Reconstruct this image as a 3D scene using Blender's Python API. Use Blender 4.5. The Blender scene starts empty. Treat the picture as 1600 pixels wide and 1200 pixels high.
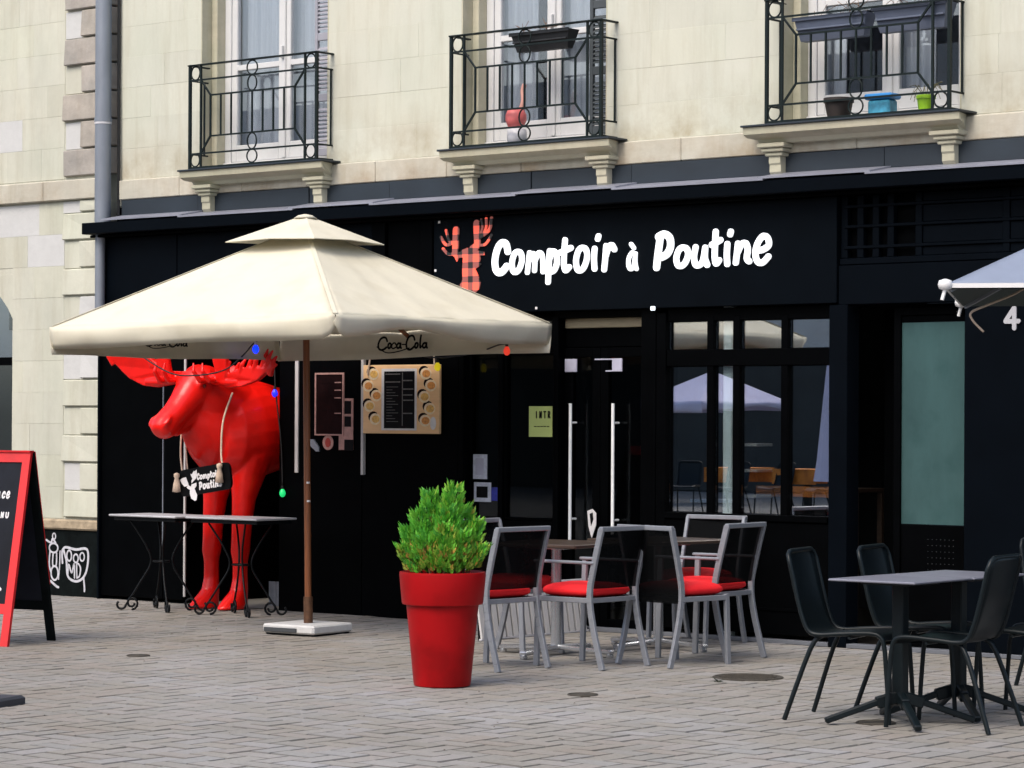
import bpy, bmesh, math, random
from mathutils import Vector, Matrix
from mathutils.geometry import tessellate_polygon
random.seed(7)
S = bpy.context.scene
COL = S.collection
R = math.radians
PI = math.pi

# ------------------------------------------------------------------ camera, sky, sun, exposure
cd = bpy.data.cameras.new('camera'); cam = bpy.data.objects.new('camera', cd); COL.objects.link(cam)
S.camera = cam
cd.sensor_width = 36.0; cd.lens = 4280.0 / 1600 * 36.0
cd.shift_x = 0.0; cd.shift_y = 60.0 / 1600
cd.clip_start = 0.1; cd.clip_end = 500
fwd = Vector((-.6362, .7715, 0)).normalized(); rgt = Vector((fwd.y, -fwd.x, 0)); up = Vector((0, 0, 1))
rot = Matrix((rgt, up, -fwd)).transposed().to_4x4()
cam.matrix_world = Matrix.Translation((12.88, -15.62, 1.5)) @ rot @ Matrix.Rotation(0.005, 4, 'Z')

SUN_EL, SUN_AZ = R(50), R(178)          # azimuth measured from +Y towards +X
w = bpy.data.worlds.new('World'); S.world = w; w.use_nodes = True
nt = w.node_tree; bg = nt.nodes['Background']
sky = nt.nodes.new('ShaderNodeTexSky'); sky.sky_type = 'NISHITA'; sky.sun_disc = False
sky.sun_elevation = SUN_EL; sky.sun_rotation = SUN_AZ; sky.air_density = 1.0; sky.dust_density = 4.0; sky.ozone_density = 1.0
nt.links.new(sky.outputs[0], bg.inputs['Color']); bg.inputs['Strength'].default_value = 0.135
sl = bpy.data.lights.new('sun', 'SUN'); sl.energy = .85; sl.angle = R(30); sl.color = (1, .97, .92)
so = bpy.data.objects.new('sun', sl); COL.objects.link(so)
d = Vector((math.sin(SUN_AZ) * math.cos(SUN_EL), math.cos(SUN_AZ) * math.cos(SUN_EL), math.sin(SUN_EL)))
so.rotation_euler = d.to_track_quat('Z', 'Y').to_euler(); so.location = d * 40
S.view_settings.view_transform = 'Standard'; S.view_settings.look = 'None'
S.view_settings.exposure = 0.85; S.view_settings.gamma = 1.0; S.view_settings.use_curve_mapping = False
S.render.engine = 'CYCLES'

# ------------------------------------------------------------------ materials
MATS = {}
def mat(name, col, rough=.6, metal=0., var=.08, scale=6., bump=0., bscale=60., spec=.5, emit=None, estr=1., objvar=0., alpha=1., col2=None, stretch=None):
    m = bpy.data.materials.new(name); m.use_nodes = True; MATS[name] = m
    t = m.node_tree; N = t.nodes; L = t.links; b = N['Principled BSDF']
    tc = N.new('ShaderNodeTexCoord'); src = tc.outputs['Object']
    if stretch:
        mp = N.new('ShaderNodeMapping'); mp.inputs['Scale'].default_value = stretch; L.new(src, mp.inputs[0]); src = mp.outputs[0]
    n = N.new('ShaderNodeTexNoise'); n.inputs['Scale'].default_value = scale; n.inputs['Detail'].default_value = 6; n.inputs['Roughness'].default_value = .65
    L.new(src, n.inputs['Vector'])
    r = N.new('ShaderNodeValToRGB'); r.color_ramp.elements[0].position = .3; r.color_ramp.elements[1].position = .7
    c2 = col2 or tuple(min(1, c * (1 + var)) for c in col); c1 = tuple(c * (1 - var) for c in col)
    r.color_ramp.elements[0].color = (*c1, 1); r.color_ramp.elements[1].color = (*c2, 1)
    L.new(n.outputs['Fac'], r.inputs[0]); out = r.outputs[0]
    if objvar:
        oi = N.new('ShaderNodeObjectInfo'); hs = N.new('ShaderNodeHueSaturation')
        mr = N.new('ShaderNodeMapRange'); mr.inputs['To Min'].default_value = 1 - objvar; mr.inputs['To Max'].default_value = 1 + objvar
        L.new(oi.outputs['Random'], mr.inputs[0]); L.new(mr.outputs[0], hs.inputs['Value'])
        m2 = N.new('ShaderNodeMath'); m2.operation = 'FRACT'; m3 = N.new('ShaderNodeMath'); m3.operation = 'MULTIPLY'; m3.inputs[1].default_value = 7.31
        L.new(oi.outputs['Random'], m3.inputs[0]); L.new(m3.outputs[0], m2.inputs[0])
        mr2 = N.new('ShaderNodeMapRange'); mr2.inputs['To Min'].default_value = 1 - objvar * 2.2; mr2.inputs['To Max'].default_value = 1 + objvar * 2.2
        L.new(m2.outputs[0], mr2.inputs[0]); L.new(mr2.outputs[0], hs.inputs['Saturation'])
        L.new(out, hs.inputs['Color']); out = hs.outputs[0]
    L.new(out, b.inputs['Base Color'])
    b.inputs['Roughness'].default_value = rough; b.inputs['Metallic'].default_value = metal
    b.inputs['Specular IOR Level'].default_value = spec; b.inputs['Alpha'].default_value = alpha
    if bump:
        n2 = N.new('ShaderNodeTexNoise'); n2.inputs['Scale'].default_value = bscale; n2.inputs['Detail'].default_value = 5
        L.new(src, n2.inputs['Vector']); bp = N.new('ShaderNodeBump'); bp.inputs['Strength'].default_value = bump; bp.inputs['Distance'].default_value = .01
        L.new(n2.outputs['Fac'], bp.inputs['Height']); L.new(bp.outputs[0], b.inputs['Normal'])
    if emit:
        b.inputs['Emission Color'].default_value = (*emit, 1); b.inputs['Emission Strength'].default_value = estr
    return m

def glass(name, tint, refl, rough=.0):
    m = bpy.data.materials.new(name); m.use_nodes = True; MATS[name] = m
    t = m.node_tree; N = t.nodes; L = t.links; N.remove(N['Principled BSDF'])
    tr = N.new('ShaderNodeBsdfTransparent'); tr.inputs[0].default_value = (*tint, 1)
    gl = N.new('ShaderNodeBsdfGlossy'); gl.inputs['Roughness'].default_value = rough; gl.inputs[0].default_value = (.95, .97, 1, 1)
    lw = N.new('ShaderNodeLayerWeight'); lw.inputs['Blend'].default_value = .5
    pw = N.new('ShaderNodeMath'); pw.operation = 'POWER'; pw.inputs[1].default_value = 4; L.new(lw.outputs['Facing'], pw.inputs[0])
    ad = N.new('ShaderNodeMath'); ad.operation = 'MULTIPLY_ADD'; ad.inputs[1].default_value = .9; ad.inputs[2].default_value = refl; ad.use_clamp = True
    mx = N.new('ShaderNodeMixShader'); L.new(pw.outputs[0], ad.inputs[0]); L.new(ad.outputs[0], mx.inputs[0])
    L.new(tr.outputs[0], mx.inputs[1]); L.new(gl.outputs[0], mx.inputs[2]); L.new(mx.outputs[0], N['Material Output'].inputs[0])
    return m

STONE = mat('cream_limestone', (.535, .542, .468), .85, var=.06, scale=2.2, bump=.25, bscale=35, objvar=.03, stretch=(1, 1, .45))
STONE_L = mat('old_limestone', (.51, .512, .435), .85, var=.09, scale=2.6, bump=.35, bscale=28, objvar=.04, stretch=(1, 1, .5))
QUOIN = mat('grey_pink_limestone', (.37, .345, .305), .85, var=.12, scale=6, bump=.4, bscale=30, objvar=.07)
PLASTER = mat('white_plaster_patch', (.53, .53, .515), .9, var=.05, scale=5, bump=.3, bscale=20)
MORTAR = mat('mortar', (.51, .512, .44), .95, var=.10, scale=9, bump=.3)
MOULD = mat('moulded_limestone', (.47, .45, .355), .8, var=.10, scale=4, bump=.2, bscale=30, stretch=(.5, 1, 2))
BAND = mat('string_course_limestone', (.50, .48, .41), .85, var=.12, scale=3, bump=.25, bscale=24, stretch=(.6, 1, 1))
DIRT = mat('brown_plaster', (.35, .28, .19), .95, var=.35, scale=14, bump=.5, bscale=25)
LEAD = mat('pale_lead', (.26, .27, .32), .45, metal=.2, var=.18, scale=5, stretch=(.4, 2, 2))
SLATE = mat('dark_slate_zinc', (.014, .022, .031), .5, var=.25, scale=4, stretch=(.4, 1, 1))
BLACK = mat('black_paint', (.0009, .0011, .0014), .5, var=.3, scale=5, spec=.02)
NAVY = mat('navy_black_paint', (.0011, .0023, .0042), .5, var=.2, scale=3, spec=.04)
SIGNB = mat('sign_board_black', (.0014, .0027, .0046), .5, var=.2, scale=3, spec=.04)
PLINTH = mat('tarred_black_plinth', (.003, .005, .005), .8, var=.6, scale=7, bump=.4, bscale=18, spec=.08)
ZINC = mat('painted_grey_pipe', (.21, .235, .275), .5, metal=.2, var=.15, scale=5, stretch=(1, 1, .3))
IRON = mat('dark_green_iron', (.006, .012, .012), .5, var=.3, scale=20, spec=.2)
IRONP = mat('black_wrought_iron', (.004, .005, .006), .45, var=.3, scale=20, spec=.15)
WHITE = mat('white_paint', (.74, .73, .72), .45, var=.04, scale=6)
WFRAME = mat('dull_white_window_paint', (.60, .60, .595), .5, var=.06, scale=5)
CURTAIN = mat('blue_grey_curtain', (.36, .38, .41), .85, var=.16, scale=2.5, stretch=(9, 9, .3))
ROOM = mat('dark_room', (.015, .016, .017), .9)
RED = mat('glossy_red_resin', (.86, .008, .004), .30, var=.05, scale=4, spec=.45, bump=.22, bscale=11)
POTRED = mat('red_plastic_pot', (.34, .003, .005), .45, var=.06, scale=5, spec=.16, bump=.03)
CUSH = mat('red_cushion_cloth', (.80, .006, .012), .8, var=.06, scale=12, bump=.1, bscale=180)
CANVAS = mat('cream_canvas', (.64, .60, .475), .85, var=.04, scale=3, bump=.22, bscale=7)
WOOD = mat('brown_varnished_wood', (.19, .062, .020), .4, var=.3, scale=6, stretch=(6, 6, .5))
CONC = mat('pale_concrete', (.55, .55, .54), .8, var=.08, scale=12, bump=.15)
ALU = mat('brushed_aluminium', (.27, .285, .315), .42, metal=.35, var=.07, scale=20)
MESH = mat('black_sling_mesh', (.003, .0035, .004), .8, var=.3, scale=90, alpha=.975, spec=.05)
CHAIRBLK = mat('dark_green_black_metal', (.005, .009, .011), .38, var=.25, scale=8, spec=.25)
TABLETOP = mat('grey_table_top', (.20, .205, .25), .35, var=.10, scale=7)
DARKWOOD = mat('dark_brown_table_top', (.05, .032, .022), .4, var=.3, scale=6, stretch=(1, 6, 6))
BOARDRED = mat('bright_red_frame_paint', (.70, .012, .016), .5, var=.08, scale=9)
CHALK = mat('chalkboard', (.008, .010, .016), .7, var=.3, scale=5, spec=.2)
LETTER = mat('lit_white_letters', (.85, .87, .9), .5, emit=(.93, .97, 1), estr=.55)
PAINTW = mat('white_print', (.72, .70, .70), .6, var=.1, scale=30)
GRAF = mat('white_spray_paint', (.50, .50, .54), .8, var=.25, scale=30)
LILAC = mat('lilac_grey_canvas', (.74, .70, .88), .85, var=.06, scale=3)
GREYCAN = mat('blue_grey_canvas', (.20, .235, .31), .8, var=.06, scale=5)
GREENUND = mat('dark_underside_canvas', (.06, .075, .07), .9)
ROPE = mat('beige_rope', (.55, .42, .32), .9, var=.15, scale=60)
SAND = mat('jointing_sand', (.085, .08, .072), .95, var=.25, scale=40, bump=.4)
ASPH = mat('square_ground', (.18, .175, .165), .9, var=.2, scale=3, bump=.3)
BROWN = mat('brown_bare_twig', (.16, .075, .03), .8, var=.4, scale=30)
SOIL = mat('potting_soil', (.05, .035, .02), .95, var=.5, scale=50, bump=.6)
MANH = mat('rusted_iron_cover', (.055, .048, .038), .75, metal=.2, var=.4, scale=16, bump=.5)
TEAL = mat('frosted_teal_glass', (.040, .084, .084), .22, var=.22, scale=1.6, stretch=(1.5, 1, .5), spec=.4)
PANE = glass('shop_window_glass', (.93, .96, .96), .36); DPANE = glass('door_glass', (.8, .83, .83), .02)
UPANE = glass('upstairs_window_glass', (.92, .94, .96), .10)
BOXGREY = mat('blue_grey_planter_plastic', (.10, .12, .17), .5, var=.1)
BOXDARK = mat('charcoal_planter_plastic', (.014, .015, .017), .5, var=.2)
BLUE = mat('blue_plastic', (.03, .22, .55), .4, var=.1)
CYAN = mat('pale_blue_plastic', (.05, .28, .42), .4, var=.4, scale=14)
LIME = mat('lime_glaze', (.26, .50, .02), .4)
DKPOT = mat('dark_brown_pot_plastic', (.022, .015, .012), .6)
PINK = mat('coral_pink_plastic', (.62, .14, .14), .5)
PINK2 = mat('pale_pink_plastic', (.66, .34, .28), .5)
PALE = mat('pale_grey_plastic', (.55, .55, .58), .5)
BOARDWOOD = mat('pale_menu_board_wood', (.86, .55, .28), .6, var=.08, scale=4, stretch=(1, 1, 8))
DISH = mat('printed_dish_cream', (.88, .70, .46), .6, var=.15, scale=40)
FOOD = mat('printed_food_orange', (.86, .30, .07), .6, var=.5, scale=45)
FOOD2 = mat('printed_food_gold', (.88, .45, .12), .6, var=.4, scale=45)
PRBLK = mat('printed_black', (.003, .003, .0035), .5, spec=.1)
PRGREY = mat('printed_grey_lines', (.13, .125, .12), .6, var=.4, scale=60)
PRPINK = mat('printed_dull_pink', (.40, .22, .19), .6, var=.25, scale=25)
PRMAR = mat('printed_maroon', (.010, .003, .003), .6, var=.5, scale=10, spec=.06)
NOTE = mat('yellow_green_notice_paper', (.55, .66, .22), .8, var=.06)
STICKB = mat('blue_sticker', (.02, .03, .35), .5, var=.6, scale=15)
STICKW = mat('white_sticker', (.52, .55, .63), .6, var=.2, scale=25)
LILW = mat('lilac_white_card', (.42, .42, .52), .6, var=.1)
BEIGE = mat('beige_lintel_wood', (.26, .22, .14), .6, var=.2, scale=6, stretch=(1, 1, 6))
WARMW = mat('warm_white_strip', (.50, .48, .47), .5)
BAR = mat('highlight_white_door_bar', (.85, .87, .86), .35)  # white colour stands in for sky highlights along the bars
OPP = mat('opposite_stone', (.72, .68, .62), .9, var=.12, scale=.6)
OPPD = mat('opposite_dark_shops', (.03, .032, .03), .6, var=.4, scale=.8)
OPPW = mat('opposite_windows', (.06, .07, .09), .3)
ORANGE = mat('orange_cloth', (.75, .22, .03), .7, var=.5, scale=4)
CYANGLOW = mat('pale_blue_white_post', (.76, .86, .87), .5, var=.05)
WIRE = mat('black_wire', (.006, .006, .006), .5)
BULBS = {'blue lit': mat('lit_blue_bulb', (.05, .08, .9), .3, emit=(.0, .02, 1), estr=1.5),
         'blue': mat('blue_bulb', (.02, .03, .8), .3, emit=(.02, .03, .9), estr=.5),
         'green': mat('green_bulb', (.01, .45, .12), .3, emit=(.02, .75, .2), estr=.45),
         'green dark': mat('dark_green_bulb', (.005, .16, .03), .3),
         'yellow': mat('yellow_bulb', (.85, .65, .01), .3, emit=(.9, .7, .02), estr=.25),
         'red': mat('red_bulb', (.8, .04, .02), .3, emit=(.9, .06, .03), estr=.35)}

def weather(m, tints, scale=.9, streak=True):
    t = m.node_tree; N = t.nodes; L = t.links; b = N['Principled BSDF']; src = b.inputs['Base Color'].links[0].from_socket
    tc = N.new('ShaderNodeTexCoord')
    n = N.new('ShaderNodeTexNoise'); n.inputs['Scale'].default_value = scale; n.inputs['Detail'].default_value = 4; L.new(tc.outputs['Object'], n.inputs['Vector'])
    r = N.new('ShaderNodeValToRGB'); e = r.color_ramp.elements; e[0].position = .34; e[1].position = .66; e[0].color = (*tints[0], 1); e[1].color = (*tints[-1], 1)
    if len(tints) > 2: q = e.new(.5); q.color = (*tints[1], 1)
    L.new(n.outputs['Fac'], r.inputs[0])
    mx = N.new('ShaderNodeMix'); mx.data_type = 'RGBA'; mx.blend_type = 'MULTIPLY'; mx.inputs[0].default_value = 1; L.new(src, mx.inputs[6]); L.new(r.outputs[0], mx.inputs[7]); out = mx.outputs[2]
    if streak:
        mp = N.new('ShaderNodeMapping'); mp.inputs['Scale'].default_value = (5, 5, .5); L.new(tc.outputs['Object'], mp.inputs[0])
        n2 = N.new('ShaderNodeTexNoise'); n2.inputs['Scale'].default_value = 1.6; n2.inputs['Detail'].default_value = 7; n2.inputs['Roughness'].default_value = .7; L.new(mp.outputs[0], n2.inputs['Vector'])
        r2 = N.new('ShaderNodeValToRGB'); e = r2.color_ramp.elements; e[0].position = .30; e[0].color = (.80, .76, .70, 1); e[1].position = .52; e[1].color = (1, 1, 1, 1); L.new(n2.outputs['Fac'], r2.inputs[0])
        m2 = N.new('ShaderNodeMix'); m2.data_type = 'RGBA'; m2.blend_type = 'MULTIPLY'; m2.inputs[0].default_value = .55; L.new(out, m2.inputs[6]); L.new(r2.outputs[0], m2.inputs[7]); out = m2.outputs[2]
    L.new(out, b.inputs['Base Color'])
TT = [(.955, .965, .925), (1.01, 1.0, .97), (1.01, .985, .945)]
for m_ in (STONE, STONE_L, MORTAR): weather(m_, TT)
def foot_stain(m, z0, z1):          # dirt splashed and washed onto the wall just above the string course
    t = m.node_tree; N = t.nodes; L = t.links; b = N['Principled BSDF']; src = b.inputs['Base Color'].links[0].from_socket
    tc = N.new('ShaderNodeTexCoord'); sx = N.new('ShaderNodeSeparateXYZ'); L.new(tc.outputs['Object'], sx.inputs[0])
    n = N.new('ShaderNodeTexNoise'); n.inputs['Scale'].default_value = 2.6; n.inputs['Detail'].default_value = 7; n.inputs['Roughness'].default_value = .65; L.new(tc.outputs['Object'], n.inputs['Vector'])
    mr = N.new('ShaderNodeMapRange'); mr.inputs['From Min'].default_value = z1; mr.inputs['From Max'].default_value = z0; L.new(sx.outputs['Z'], mr.inputs[0])
    r = N.new('ShaderNodeMapRange'); r.inputs['From Min'].default_value = .42; r.inputs['From Max'].default_value = .68; L.new(n.outputs['Fac'], r.inputs[0])
    mu = N.new('ShaderNodeMath'); mu.operation = 'MULTIPLY'; L.new(mr.outputs[0], mu.inputs[0]); L.new(r.outputs[0], mu.inputs[1])
    mx = N.new('ShaderNodeMix'); mx.data_type = 'RGBA'; mx.blend_type = 'MULTIPLY'; L.new(mu.outputs[0], mx.inputs[0]); L.new(src, mx.inputs[6]); mx.inputs[7].default_value = (.66, .57, .47, 1)
    L.new(mx.outputs[2], b.inputs['Base Color'])
foot_stain(STONE, 3.5, 3.95); foot_stain(BAND, 3.34, 3.62)
weather(MOULD, [(.9, .92, .86), (1.03, 1, .96)], 1.6); weather(BAND, [(.88, .88, .85), (1.03, 1, .97)], 1.3); weather(QUOIN, [(.85, .85, .85), (1.06, 1.02, 1)], 3)
for m_, lo in ((RED, (.80, .80, .80)), (POTRED, (.72, .70, .68)), (CANVAS, (.93, .92, .90)), (BOARDRED, (.8, .8, .8)), (TEAL, (.8, .85, .85))): weather(m_, [lo, (1, 1, 1), (1, 1, 1)], 3.5, streak=False)
def plaid_mat():
    m = mat('red_plaid_print', (.75, .10, .06), .5); t = m.node_tree; N = t.nodes; L = t.links; b = N['Principled BSDF']
    tc = N.new('ShaderNodeTexCoord'); sx = N.new('ShaderNodeSeparateXYZ'); L.new(tc.outputs['Object'], sx.inputs[0])
    outs = []
    for ax in ('X', 'Z'):
        mu = N.new('ShaderNodeMath'); mu.operation = 'MULTIPLY'; mu.inputs[1].default_value = 1 / .105; L.new(sx.outputs[ax], mu.inputs[0])
        ad = N.new('ShaderNodeMath'); ad.operation = 'ADD'; ad.inputs[1].default_value = 20.12 if ax == 'X' else 20.35; L.new(mu.outputs[0], ad.inputs[0])
        fr = N.new('ShaderNodeMath'); fr.operation = 'FRACT'; L.new(ad.outputs[0], fr.inputs[0])
        gt = N.new('ShaderNodeMath'); gt.operation = 'GREATER_THAN'; gt.inputs[1].default_value = .56; L.new(fr.outputs[0], gt.inputs[0]); outs.append(gt.outputs[0])
    s = N.new('ShaderNodeMath'); s.operation = 'ADD'; L.new(outs[0], s.inputs[0]); L.new(outs[1], s.inputs[1])
    h = N.new('ShaderNodeMath'); h.operation = 'MULTIPLY'; h.inputs[1].default_value = .5; L.new(s.outputs[0], h.inputs[0])
    r = N.new('ShaderNodeValToRGB'); r.color_ramp.interpolation = 'CONSTANT'
    e = r.color_ramp.elements; e[0].color = (.78, .10, .06, 1); e[0].position = 0; e[1].color = (.22, .06, .05, 1); e[1].position = .4
    x = e.new(.9); x.color = (.012, .010, .010, 1); L.new(h.outputs[0], r.inputs[0]); L.new(r.outputs[0], b.inputs['Base Color'])
    L.new(r.outputs[0], b.inputs['Emission Color']); b.inputs['Emission Strength'].default_value = .45
    return m
PLAID = plaid_mat()

def paver_mat(name, attr, tone_scale=1.):
    m = bpy.data.materials.new(name); m.use_nodes = True; t = m.node_tree; N = t.nodes; L = t.links; b = N['Principled BSDF']
    if attr:
        a = N.new('ShaderNodeAttribute'); a.attribute_name = 'tone'; rnd = a.outputs['Fac']
    else:
        a = N.new('ShaderNodeObjectInfo'); rnd = a.outputs['Random']
    r = N.new('ShaderNodeValToRGB'); e = r.color_ramp.elements
    e[0].color = (.258, .250, .232, 1); e[1].color = (.296, .287, .272, 1)
    for p, c in ((.25, (.282, .266, .238)), (.45, (.265, .260, .246)), (.6, (.300, .292, .286)), (.8, (.284, .260, .234))):
        q = e.new(p); q.color = (*c, 1)
    L.new(rnd, r.inputs[0])
    g = N.new('ShaderNodeNewGeometry')
    n1 = N.new('ShaderNodeTexNoise'); n1.inputs['Scale'].default_value = .55; n1.inputs['Detail'].default_value = 5; L.new(g.outputs['Position'], n1.inputs['Vector'])
    r1 = N.new('ShaderNodeValToRGB'); q = r1.color_ramp.elements; q[0].position = .35; q[0].color = (.86, .82, .75, 1); q[1].position = .62; q[1].color = (1.05, 1.05, 1.05, 1)
    L.new(n1.outputs['Fac'], r1.inputs[0])
    n2 = N.new('ShaderNodeTexNoise'); n2.inputs['Scale'].default_value = 45; n2.inputs['Detail'].default_value = 6; n2.inputs['Roughness'].default_value = .7; L.new(g.outputs['Position'], n2.inputs['Vector'])
    r2 = N.new('ShaderNodeValToRGB'); q = r2.color_ramp.elements; q[0].position = .3; q[0].color = (.8, .8, .8, 1); q[1].position = .7; q[1].color = (1.12, 1.12, 1.12, 1)
    L.new(n2.outputs['Fac'], r2.inputs[0])
    m1 = N.new('ShaderNodeMix'); m1.data_type = 'RGBA'; m1.blend_type = 'MULTIPLY'; m1.inputs[0].default_value = 1
    L.new(r.outputs[0], m1.inputs[6]); L.new(r1.outputs[0], m1.inputs[7])
    m2 = N.new('ShaderNodeMix'); m2.data_type = 'RGBA'; m2.blend_type = 'MULTIPLY'; m2.inputs[0].default_value = 1
    L.new(m1.outputs[2], m2.inputs[6]); L.new(r2.outputs[0], m2.inputs[7])
    hs = N.new('ShaderNodeHueSaturation'); hs.inputs['Value'].default_value = tone_scale; hs.inputs['Saturation'].default_value = 1.0; L.new(m2.outputs[2], hs.inputs['Color']); L.new(hs.outputs[0], b.inputs['Base Color'])
    b.inputs['Roughness'].default_value = .8
    bp = N.new('ShaderNodeBump'); bp.inputs['Strength'].default_value = .3; bp.inputs['Distance'].default_value = .004
    L.new(n2.outputs['Fac'], bp.inputs['Height']); L.new(bp.outputs[0], b.inputs['Normal'])
    return m
PAVER = paver_mat('concrete_paver', False); PAVERS = paver_mat('concrete_pavers_far', True); PEDGE = paver_mat('shade_painted_paver_edge', False, .46); PEDGES = paver_mat('shade_painted_paver_edge_far', True, .54)  # edge materials darkened: the shade in the joints is put into their colour

def leaf_mat():
    m = mat('conifer_leaf', (.045, .17, .012), .55, var=.35, scale=9, col2=(.10, .24, .02)); t = m.node_tree; N = t.nodes; L = t.links; b = N['Principled BSDF']
    a = N.new('ShaderNodeAttribute'); a.attribute_name = 'tone'
    r = N.new('ShaderNodeValToRGB'); e = r.color_ramp.elements
    e[0].color = (.06, .30, .045, 1); e[1].color = (.45, .24, .05, 1); e[1].position = 1
    for p, c in ((.3, (.09, .40, .025)), (.6, (.18, .46, .035)), (.8, (.32, .42, .05))):
        q = e.new(p); q.color = (*c, 1)
    L.new(a.outputs['Fac'], r.inputs[0]); L.new(r.outputs[0], b.inputs['Base Color'])
    b.inputs['Subsurface Weight'].default_value = 0
    return m
LEAF = leaf_mat()

# ------------------------------------------------------------------ mesh builder
def catmull(pts, closed=False, n=6):
    P = [Vector(p) for p in pts]; k = len(P); out = []
    if k < 3: return P
    rng = range(k) if closed else range(k - 1)
    for i in rng:
        if closed: a, b, c, d = P[(i - 1) % k], P[i], P[(i + 1) % k], P[(i + 2) % k]
        else: a, b, c, d = P[max(i - 1, 0)], P[i], P[i + 1], P[min(i + 2, k - 1)]
        for j in range(n):
            t = j / n
            out.append(.5 * ((2 * b) + (c - a) * t + (2 * a - 5 * b + 4 * c - d) * t * t + (3 * b - a - 3 * c + d) * t ** 3))
    if not closed: out.append(P[-1])
    return out

class MB:
    def __init__(s): s.v = []; s.f = []; s.tone = None
    def add(s, vs, fs):
        o = len(s.v); s.v += [tuple(x) for x in vs]; s.f += [tuple(i + o for i in f) for f in fs]; return s
    def box(s, x0, x1, y0, y1, z0, z1, b=0.):
        if x1 < x0: x0, x1 = x1, x0
        if y1 < y0: y0, y1 = y1, y0
        if z1 < z0: z0, z1 = z1, z0
        if b <= 0:
            vs = [(x, y, z) for z in (z0, z1) for y in (y0, y1) for x in (x0, x1)]
            return s.add(vs, [(0, 2, 3, 1), (4, 5, 7, 6), (0, 1, 5, 4), (2, 6, 7, 3), (0, 4, 6, 2), (1, 3, 7, 5)])
        b = min(b, (x1 - x0) / 2.01, (y1 - y0) / 2.01, (z1 - z0) / 2.01)
        bm = bmesh.new(); bmesh.ops.create_cube(bm, size=1)
        for v in bm.verts:
            v.co = Vector(((x0 + x1) / 2 + v.co.x * (x1 - x0), (y0 + y1) / 2 + v.co.y * (y1 - y0), (z0 + z1) / 2 + v.co.z * (z1 - z0)))
        bmesh.ops.bevel(bm, geom=bm.edges[:], offset=b, segments=1, affect='EDGES', profile=.5)
        bm.verts.index_update(); s.add([v.co for v in bm.verts], [[v.index for v in f.verts] for f in bm.faces]); bm.free(); return s
    def bar(s, p, q, wx, wy, b=0., upv=(0, 0, 1)):
        p, q = Vector(p), Vector(q); d = (q - p); l = d.length; d.normalize()
        u = Vector(upv)
        if abs(d.dot(u)) > .95: u = Vector((0, 1, 0))
        a = d.cross(u).normalized(); c = a.cross(d)
        t = MB().box(-wx / 2, wx / 2, 0, l, -wy / 2, wy / 2, b)
        return s.add([p + a * x + d * y + c * z for x, y, z in t.v], t.f)
    def tube(s, pts, r, n=8, closed=False, cap=True):
        P = [Vector(p) for p in pts]; k = len(P); rr = r if isinstance(r, (list, tuple)) else [r] * k
        t0 = (P[1] - P[0]).normalized(); u = Vector((0, 0, 1)) if abs(t0.z) < .9 else Vector((1, 0, 0))
        nrm = (u - t0 * u.dot(t0)).normalized(); vs = []; fs = []
        for i in range(k):
            if closed: t = (P[(i + 1) % k] - P[(i - 1) % k])
            else: t = (P[min(i + 1, k - 1)] - P[max(i - 1, 0)])
            t.normalize(); nrm = (nrm - t * nrm.dot(t)).normalized(); bn = t.cross(nrm)
            for j in range(n):
                a = 2 * PI * j / n; vs.append(P[i] + (nrm * math.cos(a) + bn * math.sin(a)) * rr[i])
        for i in range(k if closed else k - 1):
            i2 = (i + 1) % k
            for j in range(n): fs.append((i * n + j, i * n + (j + 1) % n, i2 * n + (j + 1) % n, i2 * n + j))
        if not closed and cap: fs += [tuple(range(n))[::-1], tuple((k - 1) * n + j for j in range(n))]
        return s.add(vs, fs)
    def loft(s, rings, n=20):
        """rings: (centre, axis_u, axis_v) closed elliptical sections; capped."""
        vs = []; fs = []; k = len(rings)
        for c, u, v in rings:
            c, u, v = Vector(c), Vector(u), Vector(v)
            for j in range(n):
                a = 2 * PI * j / n; vs.append(c + u * math.cos(a) + v * math.sin(a))
        for i in range(k - 1):
            for j in range(n): fs.append((i * n + j, i * n + (j + 1) % n, (i + 1) * n + (j + 1) % n, (i + 1) * n + j))
        fs += [tuple(range(n))[::-1], tuple((k - 1) * n + j for j in range(n))]
        return s.add(vs, fs)
    def lathe(s, prof, n=32, c=(0, 0, 0)):
        vs = []; fs = []; k = len(prof)
        for r, z in prof:
            for j in range(n):
                a = 2 * PI * j / n; vs.append((c[0] + r * math.cos(a), c[1] + r * math.sin(a), c[2] + z))
        for i in range(k - 1):
            for j in range(n): fs.append((i * n + j, i * n + (j + 1) % n, (i + 1) * n + (j + 1) % n, (i + 1) * n + j))
        fs += [tuple(range(n))[::-1], tuple((k - 1) * n + j for j in range(n))]
        return s.add(vs, fs)
    def prism(s, poly, mp, d0, d1):
        """poly: 2D outline (u,v) counter-clockwise or not; mp(u,v,d)->xyz, thickness d0..d1"""
        k = len(poly); tris = tessellate_polygon([[Vector((p[0], p[1], 0)) for p in poly]])
        vs = [mp(u, v, d0) for u, v in poly] + [mp(u, v, d1) for u, v in poly]
        fs = [tuple(t) for t in tris] + [tuple(i + k for i in t)[::-1] for t in tris]
        fs += [(i, (i + 1) % k, (i + 1) % k + k, i + k) for i in range(k)]
        return s.add(vs, fs)
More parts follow.
